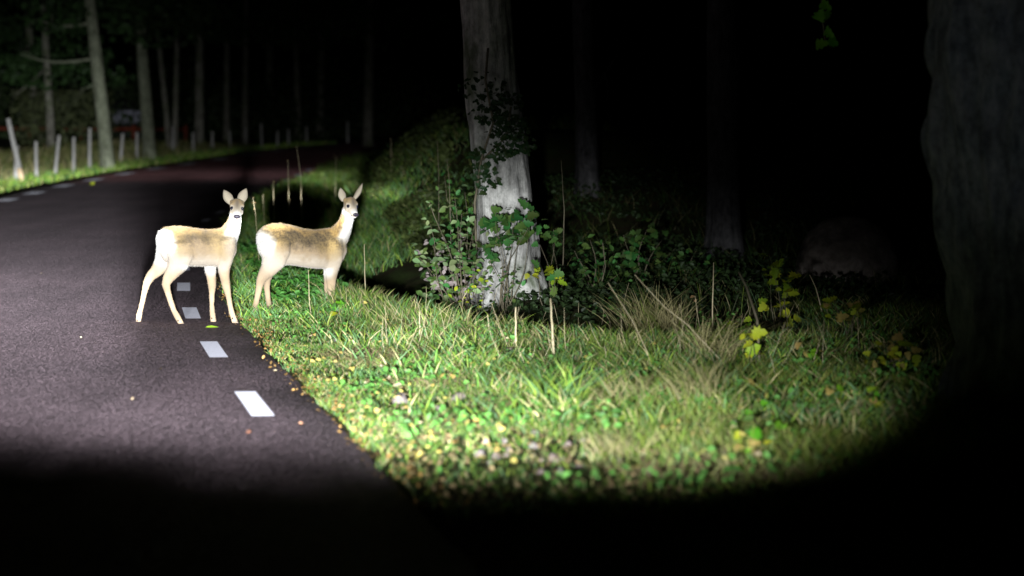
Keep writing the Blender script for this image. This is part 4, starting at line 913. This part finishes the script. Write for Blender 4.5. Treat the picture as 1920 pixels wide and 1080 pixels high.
ZS = 500 / 1688
class Deer: pass
def build_deer(name, label, Y0, torso, neck, legs, head, ears, shoulder, hip, dark):
    def P(zx, zy, dy=0.0): return onray(220 + zx * ZS, 320 + zy * ZS, Y0 + dy)
    mpz = Y0 / F * ZS                                     # metres per zoomed pixel
    base = P(*hip, 0); base = Vector((base.x, Y0, float(gbase(Y0)) + .0))
    root = empty(name, base); tag(root, label, 'deer', None)
    vs_all, fs_all = [], []
    def loft(rings):
        o_ = len(vs_all); k = len(rings[0])
        for r_ in rings: vs_all.extend([tuple(p - base) for p in r_])
        for i in range(len(rings) - 1):
            for j in range(k): fs_all.append((o_ + i * k + j, o_ + i * k + (j + 1) % k, o_ + (i + 1) * k + (j + 1) % k, o_ + (i + 1) * k + j))
        for ring_i, rev in ((0, True), (len(rings) - 1, False)):
            c_ = sum((Vector(vs_all[o_ + ring_i * k + j]) for j in range(k)), Vector()) / k; ci = len(vs_all); vs_all.append(tuple(c_))
            for j in range(k):
                a, b2 = o_ + ring_i * k + j, o_ + ring_i * k + (j + 1) % k
                fs_all.append((b2, a, ci) if rev else (a, b2, ci))
    K = 24
    rings = []
    for (zx, t, bt, hw, dy) in torso:
        c_ = P(zx, (t + bt) / 2, dy); hh_ = ((bt - t) / 2 - 5) * mpz
        r_ = []
        for j in range(K):
            q = 2 * math.pi * j / K; cs, sn = math.cos(q), math.sin(q)
            wq = hw * (1 - .16 * max(sn, 0) ** 2 - .05 * max(-sn, 0) ** 2)   # back narrower than the barrel
            r_.append(c_ + Vector((0, wq * cs, hh_ * sn)))
        rings.append(r_)
    loft(rings)
    def limb(st):
        a0 = st[0]; st = [(a0[0], a0[1] - 50, a0[2] + (.07 if a0[2] < .1 else 0), a0[3] * .45, a0[4] * .5), (a0[0], a0[1] - 26, a0[2] + .03, a0[3] * .85, a0[4] * .8)] + list(st)
        rings = []
        pts = [P(s_[0], s_[1], s_[2]) for s_ in st]
        for i, s_ in enumerate(st):
            t = (pts[min(i + 1, len(st) - 1)] - pts[max(i - 1, 0)]); t.y = 0; t.normalize(); n1 = Vector((-t.z, 0, t.x))
            r_ = []
            for j in range(16):
                q = 2 * math.pi * j / 16; r_.append(pts[i] + n1 * (s_[3] * mpz * math.cos(q)) + Vector((0, s_[4] * math.sin(q), 0)))
            rings.append(r_)
        loft(rings)
    limb([(a, b2, c2, d2 - 5, e2) for a, b2, c2, d2, e2 in neck])
    for st in legs: limb(st)
    # head
    hp_, yaw, pitch, roll = head
    O = P(*hp_)
    f_ = Vector((math.sin(yaw) * math.cos(pitch), -math.cos(yaw) * math.cos(pitch), -math.sin(pitch)))
    r0 = f_.cross(Vector((0, 0, 1))).normalized(); u0 = r0.cross(f_).normalized()
    rr_ = r0 * math.cos(roll) + u0 * math.sin(roll); uu_ = u0 * math.cos(roll) - r0 * math.sin(roll)
    HL = lambda s_, r_, u_: O + f_ * s_ + rr_ * r_ + uu_ * u_
    hs = [(-.068, .004, .022, .026), (-.055, .004, .038, .042), (-.03, .008, .050, .060), (-.005, .009, .053, .066), (.02, .001, .051, .059), (.045, -.009, .043, .048), (.07, -.017, .037, .040), (.095, -.022, .032, .034), (.115, -.025, .030, .030), (.130, -.027, .024, .024), (.137, -.028, .014, .014)]
    rings = []
    for (s_, uo, hw, hh_) in hs:
        r_ = []
        for j in range(20):
            q = 2 * math.pi * j / 20; cs, sn = math.cos(q), math.sin(q)
            wj = hw * (1 - .28 * max(-sn, 0)); r_.append(HL(s_, wj * cs, uo + hh_ * sn))
        rings.append(r_)
    loft(rings)
    for sd in (-1, 1):   # brows, cheeks, ear bases
        for (s_, r_, u_, rad) in ((.014, .041, .027, .017), (.03, .030, -.022, .022), (-.032, .034, .030, .024)):
            c_ = HL(s_, sd * r_, u_); rg = []
            for i in range(1, 8):
                th = math.pi * i / 8; rg.append([c_ + Vector((rad * math.sin(th) * math.cos(2 * math.pi * j / 12), rad * math.sin(th) * math.sin(2 * math.pi * j / 12), rad * math.cos(th))) for j in range(12)])
            loft(rg)
    tmp = bpy.data.objects.new('tmp', pymesh('tmp', vs_all, fs_all, M['coat'])); COL.objects.link(tmp)
    md = tmp.modifiers.new('r', 'REMESH'); md.mode = 'VOXEL'; md.voxel_size = .0062; md.use_smooth_shade = True
    sm_ = tmp.modifiers.new('s', 'SMOOTH'); sm_.factor = .5; sm_.iterations = 9
    dg = bpy.context.evaluated_depsgraph_get(); me = bpy.data.meshes.new_from_object(tmp.evaluated_get(dg)); bpy.data.objects.remove(tmp)
    nv = len(me.vertices); co = np.zeros(nv * 3); me.vertices.foreach_get('co', co); co = co.reshape(-1, 3); no = np.zeros(nv * 3); me.vertices.foreach_get('normal', no); no = no.reshape(-1, 3)
    W = co + np.array(base)
    # zoomed-photo coordinates of every vertex, used only to tell withers from rump, neck from leg
    t = W[:, 1]; yc = (W[:, 1]) * CP - (W[:, 2] - CAM_H) * SP_; uc = W[:, 1] * SP_ + (W[:, 2] - CAM_H) * CP
    zx = ((960 + F * W[:, 0] / yc) - 220) / ZS; zy = ((540 - F * uc / yc) - 320) / ZS
    TX = np.array([s_[0] for s_ in torso]); tt = np.interp(zx, TX, [s_[1] for s_ in torso]); tb_ = np.interp(zx, TX, [s_[2] for s_ in torso])
    rel = np.clip((zy - tt) / np.maximum(tb_ - tt, 60), -1, 3)      # 0 back, 1 belly
    n1 = fbm(co[:, 0] * 14 + co[:, 1] * 6, co[:, 2] * 14, 1, 3); n2 = fbm(co[:, 0] * 45, co[:, 2] * 45 + co[:, 1] * 30, 1, 6)
    rel2 = rel + (n1 - .5) * .30
    ochre = np.array([.27, .185, .085]); grey = np.array([.115, .09, .06]); tan = np.array([.30, .225, .145]); cream = np.array([.50, .43, .35]); white = np.array([.70, .68, .65]); legc = np.array([.38, .28, .18])
    L3 = lambda a, b2, k: a * (1 - k[:, None]) + b2 * k[:, None]
    c_ = L3(np.tile(ochre, (nv, 1)), np.tile(grey * (1 if dark else 1.5), (nv, 1)), sm(.08, .26, rel2) * .95)
    c_ = L3(c_, np.tile(tan, (nv, 1)), sm(.36, .66, rel2)) if dark else L3(c_, np.tile(tan * 1.15, (nv, 1)), sm(.22, .5, rel2))
    c_ = L3(c_, np.tile(cream, (nv, 1)), sm(.62, .92, rel2) * (.85 if dark else 1))
    c_ = L3(c_, np.tile(white, (nv, 1)), sm(.93, 1.03, rel) * sm(hip[0] + 60, hip[0] + 120, zx) * sm(shoulder[0] + 10, shoulder[0] - 40, zx))
    legk = sm(1.0, 1.3, rel); c_ = L3(c_, legc * (.85 if dark else 1.15) * (.65 + .7 * n1[:, None]), legk)
    # warm haunch and shoulder
    ks = np.exp(-(((zx - shoulder[0]) / 60) ** 2 + ((zy - shoulder[1]) / 85) ** 2)); c_ = L3(c_, np.tile(np.array([.46, .34, .17]), (nv, 1)), ks * .7)
    kh = np.exp(-(((zx - hip[0] - 40) / 60) ** 2 + ((zy - hip[1]) / 100) ** 2)); c_ = L3(c_, np.tile(np.array([.44, .32, .16]), (nv, 1)), kh * .6)
    # white rump patch, seen from behind and from the side
    rx = TX[0]; kr = sm(120, 76, np.hypot((zx - rx - 15) * 1.0, (zy - (torso[1][1] + 108)) * (.92 if True else 1)) + (n1 - .5) * 46); c_ = L3(c_, np.tile(white, (nv, 1)), kr)
    krl = np.exp(-(((zx - rx - 70) / 70) ** 2 + ((zy - torso[1][1] - 190) / 75) ** 2)); c_ = L3(c_, np.tile(cream, (nv, 1)), krl * .9)
    # neck and head
    nk = np.array([(s_[0], s_[1]) for s_ in neck]); neckk = sm(40, -45, (zy - neck[1][1]) - (zx - neck[1][0]) * .9 + (n1 - .5) * 70)
    front = np.clip(no @ np.array([.75, -.55, -.25]) if not dark else no @ np.array([.92, -.30, -.25]), -1, 1)
    nape = L3(np.tile(ochre * 1.15, (nv, 1)), np.tile(tan, (nv, 1)), sm(.3, .7, n1)); ncx = np.interp(zy, [q_[1] for q_ in neck[::-1]], [q_[0] for q_ in neck[::-1]]); nhw = np.interp(zy, [q_[1] for q_ in neck[::-1]], [q_[3] for q_ in neck[::-1]]); th = sm(-.45, .15, (zx - ncx) / nhw + (.28 if not dark else -.05) + (n1 - .5) * .5)
    c_ = L3(c_, L3(nape, np.tile(white * .98, (nv, 1)), th), neckk)
    ch = np.exp(-(((zx - (shoulder[0] + (70 if not dark else 95))) / 40) ** 2 + ((zy - (shoulder[1] + 10)) / 80) ** 2)); c_ = L3(c_, np.tile(cream, (nv, 1)), ch * .7)
    q = W - np.array(O); hs_, hr, hu = q @ np.array(f_), q @ np.array(rr_), q @ np.array(uu_)
    isH = (sm(-.085, -.05, hs_) * sm(.10, .085, np.abs(hr)) * sm(-.085, -.06, hu) * sm(.11, .10, hu) * (hs_ < .2)) * sm(.16, .12, np.linalg.norm(q - np.array(f_) * .04, axis=1))
    face = np.tile(np.array([.38, .32, .24]), (nv, 1))
    face = L3(face, np.tile(np.array([.33, .225, .10]), (nv, 1)), sm(.065, .0, hs_) * sm(-.035, .02, hu) * .9)        # ochre crown
    face = L3(face, np.tile(np.array([.13, .105, .085]), (nv, 1)), np.exp(-(hr / .019) ** 2) * np.exp(-((hs_ - .030) / .042) ** 2) * sm(.0, .02, hu) * .85)     # dark bridge
    face = L3(face, np.tile(np.array([.09, .06, .04]), (nv, 1)), np.exp(-(hr / .014) ** 2) * np.exp(-((hs_ + .03) / .015) ** 2) * sm(.0, .03, hu) * (.9 if not dark else .2))
    face = L3(face, np.tile(np.array([.36, .34, .31]), (nv, 1)), sm(.075, .10, hs_) * sm(-.03, -.01, hu))
    face = L3(face, np.tile(white, (nv, 1)), sm(-.034, -.046, hu) * sm(.03, .07, hs_))                           # chin
    face = L3(face, np.tile(white * .97, (nv, 1)), sm(-.028, -.05, hu) * sm(.06, .0, hs_))
    for sd in (-1, 1):
        ed = np.linalg.norm(q - np.array(f_ * .042 + rr_ * (sd * .041) + uu_ * .013), axis=1); face = L3(face, np.tile(np.array([.5, .44, .36]), (nv, 1)), sm(.030, .018, ed) * .8); face = L3(face, np.tile(np.array([.05, .04, .035]), (nv, 1)), sm(.0180, .0140, ed))
    mk = np.exp(-((hu + .0335 + .04 * np.abs(hr)) / .0035) ** 2) * sm(.085, .10, hs_); face = L3(face, np.tile(np.array([.04, .03, .035]), (nv, 1)), mk)   # mouth line
    c_ = L3(c_, face, isH)
    alpha = np.clip(sm(.75, .3, rel2) * (1 - kr) * (1 - isH) * (1 - neckk * th) * (1 if dark else .55) + .05, 0, 1) * (1 - legk)
    at_ = me.color_attributes.new('Col', 'FLOAT_COLOR', 'POINT'); cc = np.concatenate([c_, alpha[:, None]], 1).astype(np.float32); at_.data.foreach_set('color', cc.ravel())
    me.materials.clear(); me.materials.append(M['coat']); me.name = 'body'
    for p in me.polygons: p.use_smooth = True
    link('body', me, root)
    # short coat hairs: one mass
    flow = np.tile(np.array([-.75, 0, -.55]), (nv, 1)); flow[legk > .3] = (-.15, 0, -1); hk = isH > .4
    flow[hk] = -np.array(f_) * .9
    nh = 52000; idx = RNG.integers(0, nv, nh); jit = RNG.normal(size=(nh, 3)) * .003
    nn = no[idx]; fl = flow[idx] - nn * np.sum(flow[idx] * nn, 1)[:, None]; fl /= (np.linalg.norm(fl, axis=1)[:, None] + 1e-6)
    d_ = nn * .42 + fl + RNG.normal(size=(nh, 3)) * .22; d_ /= np.linalg.norm(d_, axis=1)[:, None]
    ln = .006 + .007 * RNG.random(nh); ln *= np.where(isH[idx] > .3, .35, 1) * np.where(legk[idx] > .5, .5, 1) * np.where(kr[idx] > .5, 1.35, 1)
    edn = np.minimum(np.linalg.norm(q[idx] - np.array(f_ * .042 + rr_ * .041 + uu_ * .013), axis=1), np.linalg.norm(q[idx] - np.array(f_ * .042 - rr_ * .041 + uu_ * .013), axis=1)); kp = (edn > .02) & ~((hs_[idx] > .09) & (isH[idx] > .3))
    idx, jit, d_, ln = idx[kp], jit[kp], d_[kp], ln[kp]; nh = len(idx)
    b0 = co[idx] + jit - no[idx] * .003; sdv = np.cross(d_, RNG.normal(size=(nh, 3))); sdv /= np.linalg.norm(sdv, axis=1)[:, None]
    V = np.stack([b0 - sdv * .0008, b0 + sdv * .0008, b0 + d_ * ln[:, None]], 1).reshape(-1, 3)
    dk = np.where(RNG.random(nh) < alpha[idx] * .45, .45, 1.0); hc = c_[idx] * (dk * (.85 + .35 * RNG.random(nh)))[:, None]
    hf = link('fur', np_mesh('fur', V, np.arange(nh * 3).reshape(-1, 3), np.repeat(np.clip(hc, 0, .85), 3, 0)), root, M['hair']); hf['kind'] = 'stuff'
    # eyes, nose
    def ball(nm, c_, ax, m_, par=root):
        vs, fs = [], []
        for i in range(0, 9):
            th = math.pi * i / 8
            for j in range(14): vs.append(tuple(c_ - base + ax[0] * (math.sin(th) * math.cos(2 * math.pi * j / 14)) + ax[1] * (math.sin(th) * math.sin(2 * math.pi * j / 14)) + ax[2] * math.cos(th)))
        for i in range(8):
            for j in range(14): fs.append((i * 14 + j, i * 14 + (j + 1) % 14, (i + 1) * 14 + (j + 1) % 14, (i + 1) * 14 + j))
        return link(nm, pymesh(nm, vs, fs, m_), par)
    for sd in (-1, 1):
        ball('eye', HL(.0405, sd * .0395, .013), (f_ * .0145, uu_ * .0115, rr_ * .0120), M['eye'])
    nz = ball('nose', HL(.134, 0, -.016), (rr_ * .0280, uu_ * .0155, f_ * .0125), M['nose'])
    for sd in (-1, 1): ball('nostril', HL(.144, sd * .0105, -.015), (rr_ * .0045, uu_ * .0055, f_ * .004), M['eye'], nz)
    vs, fs = tube([HL(.112, -.0265, -.037) - base, HL(.126, -.018, -.0315) - base, HL(.1355, 0, -.0295) - base, HL(.126, .018, -.0315) - base, HL(.112, .0265, -.037) - base], [.0025, .0032, .0036, .0032, .0025], 6)
    link('lip', pymesh('lip', vs, fs, M['nose']), root)
    # ears
    for (b1, b2, tip, facing, wd, cup) in ears:
        B0 = (P(b1[0], b1[1], hp_[2] + .03) + P(b2[0], b2[1], hp_[2] + .03)) / 2; T = P(tip[0], tip[1], hp_[2] + .03 + .01)
        ax = T - B0; Lr = ax.length; ax.normalize(); fn = Vector(facing).normalized(); fn = (fn - ax * fn.dot(ax)).normalized(); sd_ = ax.cross(fn)
        nt_, ns_ = 14, 11; vs, fs, cl = [], [], []
        for lay in (0, 1):
            for i in range(nt_):
                t = i / (nt_ - 1); wv = wd * (max(0, math.sin(math.pi * (.13 + .87 * t ** 1.12))) ** .72) * (1 if t < .5 else 1 - .28 * (t - .5) * 2) if t < 1 else .0015
                for j in range(ns_):
                    s_ = -1 + 2 * j / (ns_ - 1); dep = cup * (s_ * s_ - .6) * (wv / wd) * wd
                    p = B0 + ax * (t * Lr - .012) + sd_ * (s_ * wv) + fn * (dep + .010 * math.sin(t * 2.2)) - fn * (.005 * lay * (1 - .75 * abs(s_) ** 3))
                    vs.append(p - base)
                    if lay == 0: e = max(0, abs(s_) - .72) / .28; cin = np.array([.46, .40, .30]) * (1 - .6 * e) * (.9 + .1 * t); cin = cin * (1 - .7 * max(0, t - .84) / .16)
                    else: cin = np.array([.30, .23, .15]) * (1 - .6 * max(0, t - .75) / .25)
                    cl.append(cin)
        for lay in (0, 1):
            o_ = lay * nt_ * ns_
            for i in range(nt_ - 1):
                for j in range(ns_ - 1):
                    fq = (o_ + i * ns_ + j, o_ + i * ns_ + j + 1, o_ + (i + 1) * ns_ + j + 1, o_ + (i + 1) * ns_ + j); fs.append(fq if lay == 0 else fq[::-1])
        N_ = nt_ * ns_
        for i in range(nt_ - 1):
            for j in (0, ns_ - 1):
                a = i * ns_ + j; b3 = a + ns_; fs.append((a, b3, N_ + b3, N_ + a) if j == 0 else (a, N_ + a, N_ + b3, b3))
        me = np_mesh('ear', [tuple(v_) for v_ in vs], np.array(fs), np.array(cl)); link('ear', me, root, M['hair'])
    # hooves and dew claws
    for st in legs:
        e, e2 = st[-1], st[-2]; c0 = P(e[0], e[1], e[2]); c0p = P(e2[0], e2[1], e2[2]); fwd = Vector((1, 0, 0))
        for sd in (-1, 1):
            vs = []
            for (xx, yy_, z_, w_) in ((-.016, 0, .030, .011), (.012, 0, .032, .010)): pass
            cx = c0 + Vector((.004, sd * .0085, 0)); zt_ = c0.z + .012; zb_ = root.location.z + float(H(c0.x, c0.y) * 0) + (.000)
            zb_ = min(zb_, c0.z - .012); yw = .0072
            vs = [(-.018, -yw, zb_), (-.018, yw, zb_), (.030, yw * .5, zb_), (.030, -yw * .5, zb_), (-.015, -yw, zt_), (-.015, yw, zt_), (.010, yw * .7, zt_), (.010, -yw * .7, zt_)]
            vs = [(cx.x + a - base.x, cx.y + b3 - base.y, z_ - base.z) for a, b3, z_ in vs]
            link('hoof', pymesh('hoof', vs, [(0, 1, 2, 3), (4, 7, 6, 5), (0, 4, 5, 1), (1, 5, 6, 2), (2, 6, 7, 3), (3, 7, 4, 0)], M['hoof'], False), root)
            dc = P(e2[0] - 6, e2[1] + 2, e2[2] + sd * .008) + Vector((0, -abs(e2[4]) * .75 if sd < 0 else .01, 0)); ball('dewclaw', dc, (Vector((.005, 0, 0)), Vector((0, .005, 0)), Vector((0, 0, .008))), M['gland'])
    return root
# first deer: profile to the right, rump a little nearer than the chest, face to the camera
A1 = 16.33
leg1 = [
 [(335, 470, .03, 80, .055), (315, 530, .03, 76, .055), (285, 590, .03, 56, .048), (247, 635, .025, 40, .036), (208, 672, .02, 31, .028), (187, 710, .01, 25, .023), (172, 765, 0, 18, .017), (158, 830, 0, 16, .0155), (145, 885, 0, 16, .016), (138, 915, 0, 19, .018), (134, 945, 0, 17, .017), (134, 966, 0, 18, .018)],
 [(400, 460, -.125, 88, .06), (400, 530, -.13, 88, .055), (385, 590, -.12, 66, .05), (352, 640, -.11, 47, .038), (322, 682, -.115, 36, .030), (307, 722, -.115, 27, .024), (320, 770, -.12, 20, .018), (338, 830, -.12, 18, .0165), (358, 885, -.12, 17, .016), (376, 918, -.12, 20, .018), (392, 946, -.12, 18, .017), (404, 970, -.12, 19, .018)],
 [(610, 490, .10, 55, .045), (598, 560, .10, 46, .04), (588, 620, .09, 38, .033), (595, 680, .08, 30, .027), (600, 730, .07, 26, .024), (599, 780, .07, 18, .017), (598, 850, .07, 15, .0155), (601, 900, .07, 18, .018), (606, 932, .07, 18, .017), (608, 958, .07, 19, .018)],
 [(688, 440, -.055, 60, .05), (690, 490, -.065, 58, .05), (684, 550, -.05, 50, .045), (674, 610, -.03, 41, .036), (678, 670, -.02, 31, .029), (690, 735, -.01, 26, .025), (703, 790, 0, 18, .018), (713, 850, 0, 16, .016), (724, 900, 0, 18, .018), (736, 932, 0, 18, .017), (744, 960, 0, 19, .018)]]
d1 = build_deer('roe_deer', 'paler roe deer on the asphalt, facing the camera, head nearest the first straw', A1,
    [(250, 405, 470, .035, -.06), (264, 378, 530, .075, -.055), (300, 352, 578, .10, -.05), (350, 344, 600, .115, -.045), (420, 346, 606, .12, -.035), (500, 358, 612, .125, -.02), (570, 366, 612, .125, 0), (640, 361, 612, .115, .015), (690, 358, 600, .10, .03), (726, 398, 572, .08, .035), (752, 440, 520, .04, .04)],
    [(660, 450, .02, 95, .09), (698, 415, .015, 78, .08), (722, 375, .0, 62, .066), (738, 335, -.02, 50, .056), (746, 295, -.03, 43, .05), (750, 255, -.03, 40, .045), (752, 225, -.02, 36, .04)],
    leg1, ((756, 236, -.05), R(8), R(20), R(4)),
    [((716, 214), (730, 190), (670, 112), (-.15, -1, .05),   .037, .5), ((770, 190), (786, 206), (822, 102), (.10, -1, .05), .037, .5)],
    (650, 470), (330, 460), False)
A2 = 17.3
leg2 = [
 [(995, 450, -.185, 100, .06), (998, 520, -.195, 96, .06), (987, 575, -.19, 74, .05), (958, 625, -.18, 54, .04), (925, 664, -.19, 38, .031), (906, 700, -.20, 28, .025), (896, 745, -.21, 21, .018), (886, 800, -.22, 18, .0165), (874, 855, -.22, 18, .016), (867, 884, -.22, 20, .018), (864, 905, -.22, 18, .017), (863, 920, -.22, 18, .018)],
 [(1010, 520, -.01, 70, .05), (985, 590, -.01, 52, .04), (960, 640, 0, 36, .032), (948, 690, 0, 24, .024), (946, 735, 0, 20, .018), (952, 795, 0, 17, .016), (959, 845, 0, 17, .016), (964, 870, 0, 19, .018), (966, 890, 0, 17, .017)],
 [(1362, 440, .035, 60, .05), (1372, 500, .02, 60, .05), (1368, 565, .04, 56, .046), (1356, 630, .075, 44, .036), (1352, 690, .10, 33, .028), (1353, 742, .10, 27, .024), (1357, 790, .10, 19, .018), (1360, 835, .10, 17, .016), (1361, 865, .10, 19, .018), (1362, 890, .10, 18, .018)],
 [(1350, 560, .20, 50, .04), (1340, 640, .21, 36, .032), (1334, 700, .21, 27, .026), (1331, 750, .21, 23, .022), (1330, 800, .21, 17, .017), (1328, 850, .21, 18, .017), (1327, 880, .21, 18, .017)]]
d2 = build_deer('roe_deer', 'darker backed roe deer standing in the grass, head turned right with upright ear', A2,
    [(883, 402, 455, .035, -.10), (896, 375, 520, .075, -.10), (925, 347, 568, .10, -.095), (975, 329, 592, .115, -.09), (1030, 325, 602, .12, -.08), (1100, 338, 604, .125, -.06), (1180, 360, 616, .125, -.03), (1250, 368, 625, .125, .02), (1310, 359, 628, .12, .06), (1360, 352, 622, .11, .10), (1400, 378, 602, .09, .12), (1434, 430, 560, .06, .13), (1450, 470, 520, .03, .14)],
    [(1365, 445, .10, 88, .09), (1398, 415, .10, 78, .08), (1424, 375, .09, 64, .066), (1443, 335, .07, 53, .056), (1454, 300, .06, 47, .05), (1458, 262, .05, 43, .045), (1462, 230, .05, 38, .04)],
    leg2, ((1474, 222, .03), R(28), R(24), R(6)),
    [((1424, 196), (1440, 172), (1412, 98), (-.25, -1, .1), .033, .5), ((1486, 170), (1512, 180), (1553, 68), (.75, -.65, .1), .028, .6)],
    (1375, 480), (960, 440), True)
